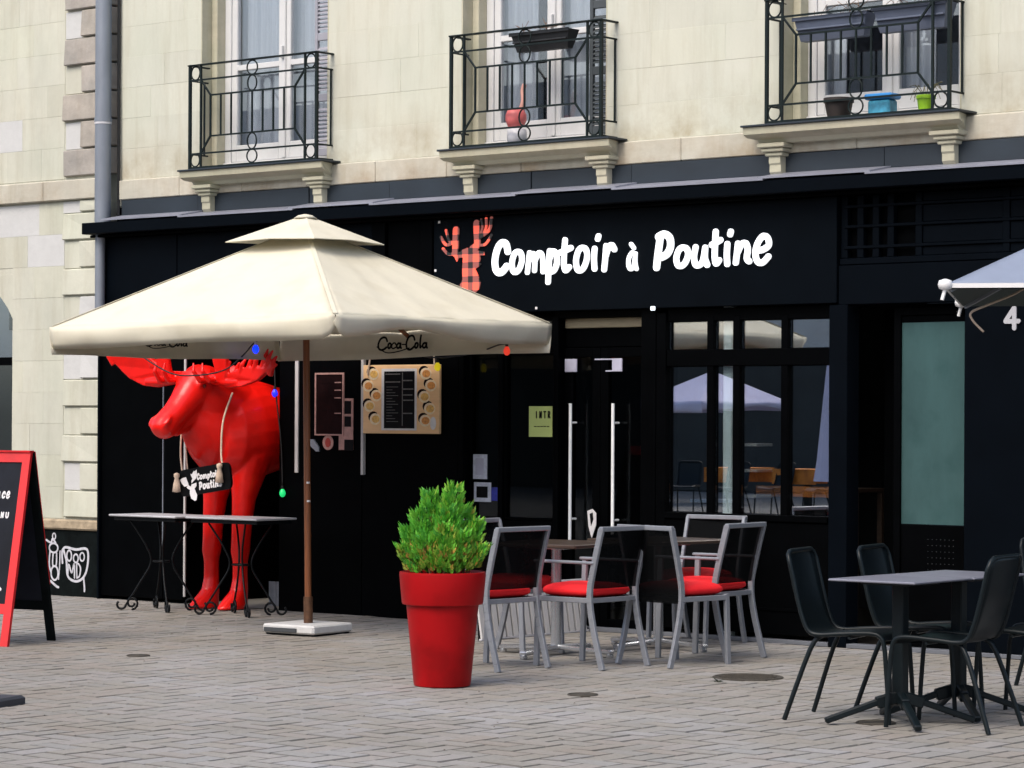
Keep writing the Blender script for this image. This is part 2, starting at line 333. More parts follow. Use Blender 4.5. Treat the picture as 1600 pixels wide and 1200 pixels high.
    def ribbon(s, pts, wd, mp, d0, d1, closed=False, sm=6):
        P = catmull([(p[0], p[1], 0) for p in pts], closed, sm) if len(pts) > 2 else [Vector((p[0], p[1], 0)) for p in pts]
        k = len(P); L = []; Rr = []
        for i in range(k):
            t = (P[(i + 1) % k] - P[(i - 1) % k]) if closed else (P[min(i + 1, k - 1)] - P[max(i - 1, 0)])
            if t.length < 1e-9: t = Vector((1, 0, 0))
            t.normalize(); nn = Vector((-t.y, t.x, 0)) * wd / 2; L.append(P[i] + nn); Rr.append(P[i] - nn)
        vs = []; fs = []
        for i in range(k):
            for d in (d0, d1): vs += [mp(L[i].x, L[i].y, d), mp(Rr[i].x, Rr[i].y, d)]
        for i in range(k if closed else k - 1):
            a = i * 4; b = ((i + 1) % k) * 4
            fs += [(a, a + 1, b + 1, b), (a + 2, b + 2, b + 3, a + 3), (a, b, b + 2, a + 2), (a + 1, a + 3, b + 3, b + 1)]
        s.add(vs, fs)
        if not closed:
            for e, o in ((0, -1), (k - 1, 1)):
                q = P[1] - P[0] if e == 0 else P[-1] - P[-2]; q.normalize(); a0 = math.atan2(q.y, q.x)
                pl = []
                for j in range(9):
                    a = a0 + (-PI / 2 + PI * j / 8) + (PI if o < 0 else 0); pl.append((P[e].x + math.cos(a) * wd / 2, P[e].y + math.sin(a) * wd / 2))
                s.prism(pl, mp, d0, d1)
        return s
    def build(s, name, m, parent=None, smooth=False, loc=None, world=True, fix=True):
        me = bpy.data.meshes.new(name); me.from_pydata(s.v, [], s.f)
        if fix:
            bm = bmesh.new(); bm.from_mesh(me); bmesh.ops.recalc_face_normals(bm, faces=bm.faces[:]); bm.to_mesh(me); bm.free()
        me.materials.append(m)
        if smooth:
            me.polygons.foreach_set('use_smooth', [True] * len(me.polygons))
            if smooth is not True: me.set_sharp_from_angle(angle=R(smooth))
        o = bpy.data.objects.new(name, me); COL.objects.link(o)
        if parent is not None:
            o.parent = parent
            if world: o.location = -wloc(parent)
        if loc is not None: o.location = loc
        return o

def wloc(o):
    v = Vector(o.location)
    while o.parent: o = o.parent; v += Vector(o.location)
    return v
def tag(o, label=None, cat=None, group=None, kind=None):
    if label: o['label'] = label
    if cat: o['category'] = cat
    if group: o['group'] = group
    if kind: o['kind'] = kind
    return o
def thing(name, label, cat, loc=(0, 0, 0), rz=0., group=None):
    o = bpy.data.objects.new(name, None); COL.objects.link(o); o.empty_display_size = .1
    o.location = loc; o.rotation_euler = (0, 0, rz); return tag(o, label, cat, group)
KIDS = {}
def copy_tree(o, parent=None):
    c = o.copy(); COL.objects.link(c)
    if parent is not None: c.parent = parent
    for ch in list(o.children): copy_tree(ch, c)
    return c
def place(proto, i, loc, rz, label, group):
    o = proto if i == 0 else copy_tree(proto)
    o.location = loc; o.rotation_euler = (0, 0, rz); o['label'] = label; o['group'] = group; return o
def WALL(y, s=-1):
    return lambda u, v, d: (u, y + s * d, v)      # u = x, v = z, thickness towards the square

# ------------------------------------------------------------------ ground
g = MB(); g.add([(-70, -70, -.02), (70, -70, -.02), (70, 40, -.02), (-70, 40, -.02)], [(0, 1, 2, 3)])
tag(g.build('ground', ASPH), kind='structure', label='grey ground of the square')
pav = MB(); pav.add([(-9, -12.5, -.013), (12, -12.5, -.013), (12, .35, -.013), (-9, .35, -.013)], [(0, 1, 2, 3)])
pav = tag(pav.build('pavement', SAND), kind='structure', label='pavement of grey concrete pavers laid in herringbone')
PL, PW, GAP = .26, .13, .006
def paver_mesh(sd):
    rr = random.Random(sd); b = MB().box(-PL / 2 + GAP / 2, PL / 2 - GAP / 2, -PW / 2 + GAP / 2, PW / 2 - GAP / 2, -.03, 0, .006)
    a, c = rr.uniform(-.008, .008), rr.uniform(-.016, .016); b.v = [(x, y, z + a * x + c * y) for x, y, z in b.v]; return b
PM = [paver_mesh(i) for i in range(8)]
PMESH = []
for b in PM:
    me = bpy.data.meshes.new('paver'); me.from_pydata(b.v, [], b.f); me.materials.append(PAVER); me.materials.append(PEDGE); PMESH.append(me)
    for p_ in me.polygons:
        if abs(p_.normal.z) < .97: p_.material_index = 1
cells = []
cx0, cy0 = 12.88, -15.62
def infr(x, y):
    dx, dy = x - cx0, y - cy0; f_ = dx * fwd.x + dy * fwd.y; r_ = dx * rgt.x + dy * rgt.y
    return f_ > 11.2 and abs(r_) < f_ * .20 + .15
W_ = PW
for i in range(-60, 85):
    for j in range(-98, 4):
        k = (i - j) % 4
        x, y = i * W_, j * W_
        if k == 0: cells.append((x + W_, y + W_ / 2, 0.))
        elif k == 3: cells.append((x + W_ / 2, y + W_, PI / 2))
cells = [c for c in cells if c[1] < .18 and infr(c[0], c[1])]
cells.sort(key=lambda c: (c[0] - cx0) ** 2 + (c[1] - cy0) ** 2)
def invis(c):
    dx, dy = c[0] - cx0, c[1] - cy0; f_ = dx * fwd.x + dy * fwd.y; r_ = dx * rgt.x + dy * rgt.y
    return abs(r_) < f_ * .187 and 6420 / f_ < 545
near = [c for c in cells if invis(c)][:300]; nearset = set(near)
rp = random.Random(3)
for i, c in enumerate(near):
    o = bpy.data.objects.new('paver', PMESH[rp.randrange(8)]); COL.objects.link(o); o.parent = pav
    o.location = (c[0], c[1], rp.uniform(-.003, .0015)); o.rotation_euler = (0, 0, c[2] + (PI if rp.random() < .5 else 0))
far = MB(); tones = []
for c in cells:
    if c in nearset: continue
    b = PM[rp.randrange(8)]; ca, sa = math.cos(c[2]), math.sin(c[2]); dz = rp.uniform(-.003, .0015)
    far.add([(c[0] + x * ca - y * sa, c[1] + x * sa + y * ca, z + dz) for x, y, z in b.v], b.f)
    tones += [rp.random()] * len(b.v)
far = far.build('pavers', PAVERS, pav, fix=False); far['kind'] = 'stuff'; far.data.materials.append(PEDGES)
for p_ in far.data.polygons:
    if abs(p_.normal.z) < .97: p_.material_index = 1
at = far.data.attributes.new('tone', 'FLOAT', 'POINT'); at.data.foreach_set('value', tones)

def cover(x, y, r, label, grp='iron covers in the paving'):
    m = MB().lathe([(r, -.01), (r, .003), (r * .96, .006), (r * .9, .006), (r * .88, .003), (.005, .003)], 32)
    if r > .15:
        for k in range(-4, 5):
            h = math.sqrt(max(0, (r * .8) ** 2 - (k * r * .18) ** 2)); m.box(-h, h, k * r * .18 - .006, k * r * .18 + .006, .003, .006)
    o = m.build('manhole_cover', MANH, loc=(x, y, .002)); tag(o, label, 'manhole cover', grp)
cover(3.67, -2.25, .21, 'large round iron manhole cover between the red cushioned chairs and the black chairs')
cover(3.59, -3.73, .085, 'small round iron cap in the paving just right of the red planter')
cover(-.05, -3.67, .075, 'small dark iron cap in the paving between chalkboard and parasol base')
cover(5.55, -3.85, .10, 'small dark disc painted as the shadow under the nearer black cafe table')  # dark disc laid on the paving in place of a shadow

# ------------------------------------------------------------------ main stone building
bld = thing('stone_building', 'cream limestone building with three balconied windows above the black shopfront', 'building', (0, 0, 0))
WIN = [(-3.31, -1.88), (-.51, .87), (2.38, 3.78)]
wins = WIN; ZS, ZT = 3.56, 5.75
def blocks(par, x0, x1, z0, z1, course, openings, rnd, matf, y=0., lmin=.42, lmax=.72, clip=None):
    z = z0; row = 0
    while z < z1 - .05:
        zz = min(z + course, z1); spans = [(x0, x1)]
        for (a, b, c, d_) in openings:
            if d_ <= z + .02 or c >= zz - .02: continue
            ns = []
            for s0, s1 in spans:
                if b <= s0 or a >= s1: ns.append((s0, s1)); continue
                if a > s0: ns.append((s0, a))
                if b < s1: ns.append((b, s1))
            spans = ns
        for s0, s1 in spans:
            x = s0; first = True
            while x < s1 - .01:
                l = rnd.uniform(lmin, lmax) * (rnd.uniform(.4, 1) if first else 1); first = False
                e = x + l
                if s1 - e < .2: e = s1
                dy = rnd.uniform(-.0012, .001)
                MB().box(x + .0005, e - .0005, y + dy, y + .12, z + .0005, zz - .0005, .0009).build('stone_block', matf(rnd), par)
                x = e
        z = zz; row += 1
rs = random.Random(11)
ops = [(a, b, ZS, ZT) for a, b in wins]
blocks(bld, -4.27, 5.9, 3.515, 6.0, .255, ops, rs, lambda r: STONE)
# wall core behind the blocks (mortar joints), built round the openings
m = MB(); xs = [-4.27] + [v for a in wins for v in a] + [5.9]
for i in range(0, len(xs), 2): m.box(xs[i], xs[i + 1], .0012, .5, 3.30, 6.05)
for a, b in wins: m.box(a, b, .006, .5, ZT, 6.05); m.box(a, b, .006, .5, 3.30, ZS)
m.build('wall_core', MORTAR, bld)
# string course, cut round the ledges
for k in range(14):
    x0 = -4.25 + k * .725; m = MB().box(x0 + .0015, x0 + .7235, -.035, .02, 3.345, 3.505, .006); m.build('string_course', BAND, bld)
# windows
for wi, (a, b) in enumerate(wins):
    Y0 = .20; fx0, fx1 = a + .07, b + .02
    sr = MB().box(a - .001, a + .012, .0, .30, ZS, ZT); sr.box(b - .012, b + .001, .0, .30, ZS, ZT); sr.box(a + .012, b - .012, .0, .3, ZT - .012, ZT)
    sr.box(a + .012, a + .075, .11, .30, ZS, ZT, .004); sr.build('window_surround', MOULD, bld)
    wf = MB(); F0, F1 = a + .075, b - .012
    wf.box(F0, F0 + .07, Y0, Y0 + .07, ZS + .02, ZT - .02, .004).box(F1 - .07, F1, Y0, Y0 + .07, ZS + .02, ZT - .02, .004)
    wf.box(F0, F1, Y0 - .02, Y0 + .075, ZS, ZS + .05, .004)
    wf = wf.build('window', WFRAME, bld)
    mid = (F0 + F1) / 2
    for s0, s1 in ((F0 + .072, mid - .004), (mid + .004, F1 - .072)):
        st = .062; fr = MB()
        ya, yb = Y0 + .008, Y0 + .055
        fr.box(s0, s0 + st, ya, yb, ZS + .055, ZT - .05, .005).box(s1 - st, s1, ya, yb, ZS + .055, ZT - .05, .005)
        for z0, z1 in ((ZS + .055, ZS + .19), (4.36, 4.405), (ZT - .12, ZT - .05)): fr.box(s0 + st, s1 - st, ya, yb, z0, z1, .004)
        fr.build('sash_frame', WFRAME, wf)
        for z0, z1 in ((ZS + .19, 4.36), (4.405, ZT - .12)):
            MB().box(s0 + st, s1 - st, Y0 + .028, Y0 + .034, z0, z1).build('pane', UPANE, wf)
    MB().box(mid - .022, mid + .022, Y0 - .008, Y0 + .010, ZS + .06, ZT - .05, .006).build('meeting_stile', WFRAME, wf)
    MB().box(mid - .012, mid + .012, Y0 - .035, Y0 - .008, 4.42, 4.52, .004).build('handle', WFRAME, wf)
    # folded louvred shutter standing in the right reveal
    if wi < 2:
        smt = mat('shutter_paint', (.30, .30, .34) if wi == 0 else (.05, .06, .065), .6, var=.1); s0, s1 = b - .205, b - .016
        sh = MB().box(s0, s0 + .03, .055, .085, ZS + .03, ZT - .05, .003).box(s1 - .03, s1, .055, .085, ZS + .03, ZT - .05, .003)
        for z in (ZS + .03, 4.02, 4.5, ZT - .11): sh.box(s0 + .031, s1 - .031, .055, .085, z, z + .06, .003)
        sh = sh.build('shutter', smt, bld)
        sl_ = MB(); z = ZS + .10
        while z < ZT - .13:
            if not any(abs(z - q) < .07 for q in (4.03, 4.51)): sl_.add([(s0 + .031, .058, z), (s1 - .031, .058, z), (s1 - .031, .080, z + .022), (s0 + .031, .080, z + .022), (s0 + .031, .058, z - .006), (s1 - .031, .058, z - .006), (s1 - .031, .080, z + .016), (s0 + .031, .080, z + .016)], [(0, 1, 2, 3), (4, 7, 6, 5), (0, 4, 5, 1), (2, 6, 7, 3)])
            z += .032
        sl_.build('louvres', smt, sh)['kind'] = 'stuff'
    # curtains hanging behind the panes, folded
    for c0, c1 in (((F0 + .02, mid - .10), (mid - .04, F1 - .0)) if wi == 0 else ((F0 + .02, F0 + .42), (mid + .0, F1)) if wi == 1 else ((F0 + .02, F0 + .25), (mid - .05, mid + .3))):
        cu = MB(); n = 26
        vs = []
        for i in range(n):
            x = c0 + (c1 - c0) * i / (n - 1); y = .33 + .022 * math.sin(i * 1.7) + .01 * math.sin(i * .6 + wi)
            vs += [(x, y, ZS + .02), (x, y, ZT)]
        cu.add(vs, [(2 * i, 2 * i + 2, 2 * i + 3, 2 * i + 1) for i in range(n - 1)])
        cu.build('curtain', CURTAIN, wf, smooth=True, fix=False)
    rm = MB(); rm.box(a - .3, b + .3, 1.6, 1.65, 3.4, 6.0).box(a - .32, a - .3, .5, 1.6, 3.4, 6).box(b + .3, b + .32, .5, 1.6, 3.4, 6)
    rm.box(a - .3, b + .3, .5, 1.6, 3.38, 3.42); rm.box(a - .3, b + .3, .5, 1.6, 6.0, 6.04); rm.build('room_behind', ROOM, bld)
# ledges and brackets
LEDGE = [(-3.335, -1.755), (-.545, 1.045), (2.20, 3.885)]
prof = [(.0, 3.41), (-.10, 3.41), (-.125, 3.435), (-.165, 3.45), (-.205, 3.468), (-.212, 3.515), (.0, 3.515)]
for a, b in LEDGE:
    vs = [(a + (.0 if abs(y) > .15 else .06), y, z) for y, z in prof] + [(b - (.0 if abs(y) > .15 else .06), y, z) for y, z in prof]
    k = len(prof); m = MB().add(vs, [tuple(range(k)), tuple(range(k, 2 * k))[::-1]] + [(i, (i + 1) % k, (i + 1) % k + k, i + k) for i in range(k)])
    lg = m.build('balcony_ledge', MOULD, bld)
    MB().box(a - .012, b + .012, -.228, .0, 3.517, 3.531, .003).build('lead_cover', SLATE, lg)
    for bx in (a + .185, b - .15):
        br = MB().box(bx - .11, bx + .11, -.155, .0, 3.378, 3.408, .006).box(bx - .09, bx + .09, -.135, .0, 3.350, 3.376, .006).box(bx - .07, bx + .07, -.115, .0, 3.322, 3.348, .006)
        pr = [(0, 3.320), (-.098, 3.320), (-.098, 3.275), (-.088, 3.262), (-.088, 3.215), (-.060, 3.18), (0, 3.165)]
        vs = [(bx - .046, y, z) for y, z in pr] + [(bx + .046, y, z) for y, z in pr]; k = len(pr)
        br.add(vs, [tuple(range(k)), tuple(range(k, 2 * k))[::-1]] + [(i, (i + 1) % k, (i + 1) % k + k, i + k) for i in range(k)])
        br.build('bracket', MOULD, bld)

# balcony railings
def railing(x0, x1, label):
    t = thing('balcony_railing', label, 'railing', ((x0 + x1) / 2, -.18, 3.531), 0, 'wrought iron railings at the first floor windows')
    Y = -.180; b, T = 3.531, 4.365
    def bars(name, segs, wd=.013):
        m = MB()
        for p, q in segs: m.bar(p, q, wd, wd)
        return m.build(name, IRON, t)
    ix0, ix1 = x0 + .125, x1 - .125
    for x in (x0, x1): bars('post', [((x, Y, b), (x, Y, T))], .022)
    for x in (ix0, ix1): bars('inner_post', [((x, Y, b + .02), (x, Y, T))], .015)
    m = MB().box(x0 - .015, x1 + .015, Y - .02, Y + .02, T, T + .012, .003)
    for x in (x0, x1): m.box(x - .018, x + .018, Y + .02, .03, T, T + .012, .003)
    m.build('top_rail', IRON, t)
    m = MB().box(x0, x1, Y - .011, Y + .011, b + .005, b + .02)
    for x in (x0, x1): m.box(x - .01, x + .01, Y + .011, .03, b + .005, b + .02)
    m.build('bottom_rail', IRON, t)
    zu, zl, ru, rl = T - .115, b + .125, T - .245, b + .26; rx0, rx1 = ix0 + .11, ix1 - .11
    bars('cross_rail', [((ix0, Y, zu), (ix1, Y, zu))]); bars('cross_rail', [((ix0, Y, zl), (ix1, Y, zl))])
    for za in (zu, zl):
        for xa, xb in ((x0, ix0), (ix1, x1)): bars('short_rail', [((xa, Y, za), (xb, Y, za))])
    bars('inner_frame', [((rx0, Y, ru), (rx1, Y, ru)), ((rx0, Y, rl), (rx1, Y, rl)), ((rx0, Y, rl), (rx0, Y, ru)), ((rx1, Y, rl), (rx1, Y, ru))])
    for p, q in (((ix0, zu), (rx0, ru)), ((ix0, zl), (rx0, rl)), ((ix1, zu), (rx1, ru)), ((ix1, zl), (rx1, rl))):
        bars('diagonal_bar', [((p[0], Y, p[1]), (q[0], Y, q[1]))])
    for k in range(1, 8):
        x = rx0 + (rx1 - rx0) * k / 8; bars('bar', [((x, Y, rl), (x, Y, ru))], .012)
    def ring(x, z, rx, rz_):
        pts = [(x + rx * math.cos(i * PI / 10), Y, z + rz_ * math.sin(i * PI / 10)) for i in range(20)]
        MB().tube(pts, .0065, 6, closed=True).build('ring', IRON, t, smooth=True)
    mx = (x0 + x1) / 2
    ring(mx, T - .058, .058, .056); ring(mx, (zu + ru) / 2, .05, .062); ring(mx, b + .074, .056, .052); ring(mx, (zl + rl) / 2, .05, .064)
    for x in ((x0 + ix0) / 2, (x1 + ix1) / 2): ring(x, T - .058, .05, .055); ring(x, b + .074, .05, .052)
    for x in (x0, x1):
        
        for p_, q_ in (((x, Y, zu), (x, .02, zu)), ((x, Y, zl), (x, .02, zl)), ((x, -.02, zl), (x, -.02, zu))): bars('return_bar', [(p_, q_)], .012)
    return t
railing(-3.245, -1.835, 'empty wrought iron balcony railing above the cream parasol, no plants on it')
railing(-.455, .955, 'wrought iron balcony railing with one dark flower box and a pink ornament behind it')
railing(2.375, 3.795, 'wrought iron balcony railing with two blue grey flower boxes behind it, at right')

def flower_box(x0, x1, z0, z1, y0, y1, m_, label, grp=None, dead=True):
    t = thing('flower_box', label, 'flower box', ((x0 + x1) / 2, (y0 + y1) / 2, z0), 0, grp)
    i = .035; b = MB()
    vs = [(x0 + i, y0 + i, z0), (x1 - i, y0 + i, z0), (x1 - i, y1 - i, z0), (x0 + i, y1 - i, z0), (x0, y0, z1), (x1, y0, z1), (x1, y1, z1), (x0, y1, z1),
          (x0 + .01, y0 + .01, z1), (x1 - .01, y0 + .01, z1), (x1 - .01, y1 - .01, z1), (x0 + .01, y1 - .01, z1), (x0 + .02, y0 + .02, z1 - .03), (x1 - .02, y0 + .02, z1 - .03), (x1 - .02, y1 - .02, z1 - .03), (x0 + .02, y1 - .02, z1 - .03)]
    b.add(vs, [(0, 1, 2, 3), (0, 4, 5, 1), (1, 5, 6, 2), (2, 6, 7, 3), (3, 7, 4, 0), (4, 8, 9, 5), (5, 9, 10, 6), (6, 10, 11, 7), (7, 11, 8, 4), (8, 12, 13, 9), (9, 13, 14, 10), (10, 14, 15, 11), (11, 15, 12, 8)])
    b.build('box', m_, t); MB().box(x0 - .01, x1 + .01, y0 - .012, y0, z1 - .022, z1 + .004, .003).build('rim', m_, t)
    MB().box(x0 + .02, x1 - .02, y0 - .004, y0 + .03, (z0 + z1) / 2 - .006, (z0 + z1) / 2 + .006, .002).build('moulded_line', m_, t)
    MB().box(x0 + .02, x1 - .02, y0 + .02, y1 - .02, z1 - .05, z1 - .03).build('soil', SOIL, t)
    if dead:
        r = random.Random(int(x0 * 100)); tw = MB()
        for k in range(14):
            x = r.uniform(x0 + .05, x1 - .05); y = (y0 + y1) / 2; tw.tube([(x, y, z1 - .04), (x + r.uniform(-.05, .05), y + r.uniform(-.03, .03), z1 + .03), (x + r.uniform(-.09, .09), y, z1 + r.uniform(.03, .10))], .002, 4)
        tw.build('dry_twigs', BROWN, t)
    return t
flower_box(.09, .63, 4.21, 4.345, -.150, -.02, BOXDARK, 'charcoal flower box hung inside the middle balcony railing')
flower_box(2.57, 3.14, 4.08, 4.235, -.150, -.01, BOXGREY, 'left blue grey flower box on the right hand balcony, with dry twigs', 'pair of blue grey flower boxes')
flower_box(3.195, 3.75, 4.085, 4.25, -.150, -.01, BOXGREY, 'right blue grey flower box on the right hand balcony, next to the wall end', 'pair of blue grey flower boxes')

def pot(name, x, y, z, r0, r1, h, m_, label, cat='flower pot'):
    o = MB().lathe([(r0, 0), (r1, h * .8), (r1 * 1.08, h * .8), (r1 * 1.08, h), (r1 * .98, h), (r1 * .9, h * .7), (.005, h * .7)], 24).build(name, m_, smooth=40, loc=(x, y, z)); return tag(o, label, cat)
pot('flower_pot', 2.885, -.075, 3.532, .072, .095, .15, DKPOT, 'small dark brown pot at the left of the right hand balcony ledge')
t = thing('plastic_tub', 'blue and turquoise plastic tub on the right hand balcony ledge', 'tub', (3.25, -.12, 3.532))
MB().box(3.145, 3.315, -.135, -.025, 3.532, 3.645, .012).build('body', CYAN, t); MB().box(3.125, 3.335, -.148, -.012, 3.647, 3.685, .01).build('lid', BLUE, t)
pot('flower_pot', 3.565, -.085, 3.532, .045, .060, .12, LIME, 'lime green pot at the right end of the right hand balcony ledge')
pt = MB(); r = random.Random(5)
for k in range(16):
    a = r.uniform(0, 2 * PI); l = r.uniform(.08, .16); pt.tube([(3.565, -.085, 3.63), (3.565 + math.cos(a) * l * .6, -.085 + math.sin(a) * .05, 3.72), (3.565 + math.cos(a) * l, -.085 + math.sin(a) * .06, 3.64 + r.uniform(-.03, .1))], .003, 4)
tag(pt.build('dry_plant', mat('dry_grey_stems', (.16, .15, .09), .9, var=.4, scale=30)), 'dry drooping plant in the lime green pot on the balcony', 'plant')
t = thing('garden_ornament', 'coral pink long necked ornament on a pale foot on the middle balcony', 'ornament', (.09, -.07, 3.532))
MB().lathe([(.02, 0), (.068, .02), (.075, .07), (.07, .12), (.03, .13)], 20, (.09, -.07, 3.532)).build('foot', PALE, t, smooth=True)
MB().lathe([(.01, 0), (.06, .015), (.078, .06), (.078, .10), (.06, .14), (.01, .15)], 20, (.08, -.07, 3.66)).build('body', PINK, t, smooth=True)
MB().tube(catmull([(.12, -.07, 3.78), (.15, -.07, 3.86), (.145, -.07, 3.93), (.16, -.07, 3.98)]), .018, 8).build('neck', PINK2, t, smooth=True)

# ------------------------------------------------------------------ left building
lb = thing('stone_building', 'older limestone building at left with rough quoins, arched window and black painted base', 'building', (0, 0, 0))
rl = random.Random(21)
blocks(lb, -7.6, -4.97, .66, 3.36, .27, [(-7.0, -5.64, .6, 2.76)], rl, lambda r: PLASTER if r.random() < .06 else STONE_L, lmin=.3, lmax=.62)
blocks(lb, -7.6, -4.97, 3.56, 6.0, .27, [], rl, lambda r: PLASTER if r.random() < .05 else STONE_L, lmin=.3, lmax=.62)
m = MB().box(-7.6, -7.0, .004, .5, .57, 6.05).box(-5.64, -4.47, .004, .5, .57, 6.05).box(-7.0, -5.64, .004, .5, 2.76, 6.05); m.build('wall_core', MORTAR, lb)
arc = [(-5.64, 2.38), (-5.70, 2.47), (-5.80, 2.57), (-5.95, 2.66), (-6.15, 2.73), (-6.32, 2.76), (-5.64, 2.76)]
MB().prism([(u, v) for u, v in arc], WALL(.0), -.3, -.001).build('arch_stone', STONE_L, lb)
for k in range(4): MB().box(-7.6 + k * .8 + .002, -6.8 + k * .8 - .002 if k < 3 else -4.47, -.045, .05, 3.375, 3.545, .008).build('string_course', BAND, lb)
z = .665; k = 0
while z < 5.9:
    if 3.33 < z < 3.5: z = 3.565
    zt = min(z + .236, 3.37) if z < 3.37 else z + .236
    xl = -4.955 + rl.uniform(-.02, .02) if k % 2 == 0 else -4.745 + rl.uniform(-.015, .015)
    low = z < 3.3
    mm = QUOIN if not low else (PLASTER if k in (5, 7) else STONE_L)
    pj = .030 if not low else .020
    q = MB().box(xl, -4.465 if low else -4.36, -pj, .1, z + .012, zt - .004, .007)
    q.v = [(x, y - (.008 if zz < z + .05 and y < 0 else 0) + (.006 * math.sin(x * 31 + zz * 17) if y < 0 else 0), zz) for x, y, zz in q.v]
    q.build('quoin_stone', mm, lb)
    if k % 2: MB().box(-4.955 + rl.uniform(-.03, .02), xl - .004, -.003, .1, z + .004, zt - .004, .003).build('stone_block', PLASTER if rl.random() < .35 else STONE_L, lb)
    z = zt; k += 1
MB().box(-5.64, -4.45, -.03, .1, .565, .655, .015).build('plinth_ledge', DIRT, lb)
MB().box(-7.6, -4.46, .0, .3, -.01, .56, .004).build('plinth', PLINTH, lb)
aw = MB().box(-5.70, -5.645, .12, .18, .57, 2.5, .004).box(-6.9, -5.70, .12, .18, 1.98, 2.05).box(-6.9, -5.7, .12, .18, .57, .66); aw = aw.build('window', BLACK, lb)
MB().box(-6.95, -5.70, .145, .15, .66, 1.98).build('pane', PANE, aw); MB().box(-6.95, -5.70, .145, .15, 2.05, 2.74).build('pane', PANE, aw)
MB().box(-7.2, -5.4, 1.4, 1.42, .3, 3).build('room_behind', ROOM, lb)
# drain pipe and cable
t = thing('drainpipe', 'grey painted drainpipe with collars running down between the two buildings', 'drainpipe', (-4.38, -.1, 2.5))
MB().tube([(-4.375, -.10, 3.12), (-4.375, -.10, 6)], .068, 16).build('pipe', ZINC, t, smooth=50)
MB().tube([(-4.405, -.10, 2.2), (-4.405, -.10, 3.06)], .042, 16).build('lower_pipe', ZINC, t, smooth=50)
for z in (4.0, 5.6):
    MB().tube([(-4.375, -.10, z), (-4.375, -.10, z + .035)], .074, 16).build('collar', ZINC, t, smooth=50)
    MB().tube([(-4.375, -.10, z - .02), (-4.375, -.10, z - .002)], .072, 16).build('bracket_band', PALE, t, smooth=50)
tag(MB().tube(catmull([(-4.255, -.03, 3.2), (-4.26, -.03, 4.0), (-4.265, -.03, 4.6), (-4.262, -.03, 6)]), .012, 6).build('cable', WIRE), 'black cable running down the wall beside the drainpipe', 'cable')

# graffiti on the plinth
def strokes(name, items, mp, m_, par=None, d0=0., d1=.001):
    mb = MB(); k = 0
    for pts, wd, cl in items:
        mb.ribbon(pts, wd, mp, d0, d1 + k * .00025, cl); k += 1
    return mb.build(name, m_, par)
def ell(cx, cz, rx, rz_, a0=0, a1=360, n=12): return [(cx + rx * math.cos(R(a0 + (a1 - a0) * i / n)), cz + rz_ * math.sin(R(a0 + (a1 - a0) * i / n))) for i in range(n + (0 if a1 - a0 == 360 else 1))]
gm = WALL(-.001)
gs = [([(-4.95, .41), (-4.80, .40), (-4.66, .405), (-4.65, .28), (-4.70, .17), (-4.80, .13), (-4.90, .17), (-4.92, .30)], .022, True),
      ([(-4.97, .28), (-4.975, .38), (-4.94, .415)], .02, False), (ell(-4.885, .345, .03, .045), .015, True), (ell(-4.80, .325, .03, .035), .015, True), (ell(-4.72, .34, .028, .035), .014, True),
      ([(-4.90, .18), (-4.89, .27), (-4.85, .20), (-4.82, .28), (-4.815, .16)], .016, False), ([(-4.785, .17), (-4.785, .28), (-4.74, .25), (-4.75, .18), (-4.785, .16)], .015, False), ([(-4.70, .17), (-4.69, .10), (-4.688, .05)], .018, False)]
tag(strokes('graffiti', gs, gm, GRAF), 'white sprayed graffiti tag in a rounded box on the black base', 'graffiti')
gs = [(ell(-5.08, .505, .02, .025), .013, True), ([(-5.18, .47), (-5.12, .45), (-5.10, .48), (-5.06, .45)], .018, False), (ell(-5.085, .405, .055, .04), .016, True), ([(-5.13, .38), (-5.14, .27), (-5.12, .2)], .016, False),
      ([(-5.09, .36), (-5.095, .26), (-5.05, .26), (-5.045, .36)], .015, False), (ell(-5.07, .19, .045, .06), .016, True), ([(-5.0, .38), (-5.005, .26), (-5.02, .14)], .013, False), ([(-5.12, .12), (-5.05, .08), (-5.02, .07)], .02, False)]
tag(strokes('graffiti', gs, gm, GRAF), 'white sprayed graffiti of looping letters beside the chalkboard leg', 'graffiti')

# ------------------------------------------------------------------ shopfront
sf = thing('shopfront', 'black wooden shopfront across the ground floor with glazed door and windows', 'shopfront', (0, 0, 0))
def part(name, m_, *bx, b=.004, par=None):
    mb = MB()
    for q in bx: mb.box(*q, b)
    return mb.build(name, m_, par or sf)
# slate upstand, lead flashing, cornice
x = -4.22; k = 0
while x < 7.2:
    l = (.92, 1.25, .85, 1.4)[k % 4]
    part('slate_upstand', SLATE, (x, x + l - .006, -.03 - .006 * (k % 2), .02, 3.20, 3.34), b=.003)
    mb = MB(); y0, y1 = -.035, -.235; z0, z1 = 3.212 - .012 * (k % 2), 3.172 - .012 * (k % 2)
    mb.add([(x, y0, z0), (x + l + .05, y0, z0), (x + l + .01, y1, z1), (x - .03, y1, z1), (x, y0, z0 - .01), (x + l + .05, y0, z0 - .01), (x + l + .01, y1, z1 - .012), (x - .03, y1, z1 - .012)],
           [(0, 1, 2, 3), (4, 7, 6, 5), (0, 4, 5, 1), (1, 5, 6, 2), (2, 6, 7, 3), (3, 7, 4, 0)])
    mb.build('lead_flashing', LEAD, sf); x += l; k += 1
part('cornice', NAVY, (-4.50, 7.2, -.225, .0, 3.055, 3.15), b=.006)
part('cornice_bead', BLACK, (-4.49, 7.2, -.14, .0, 3.03, 3.052))
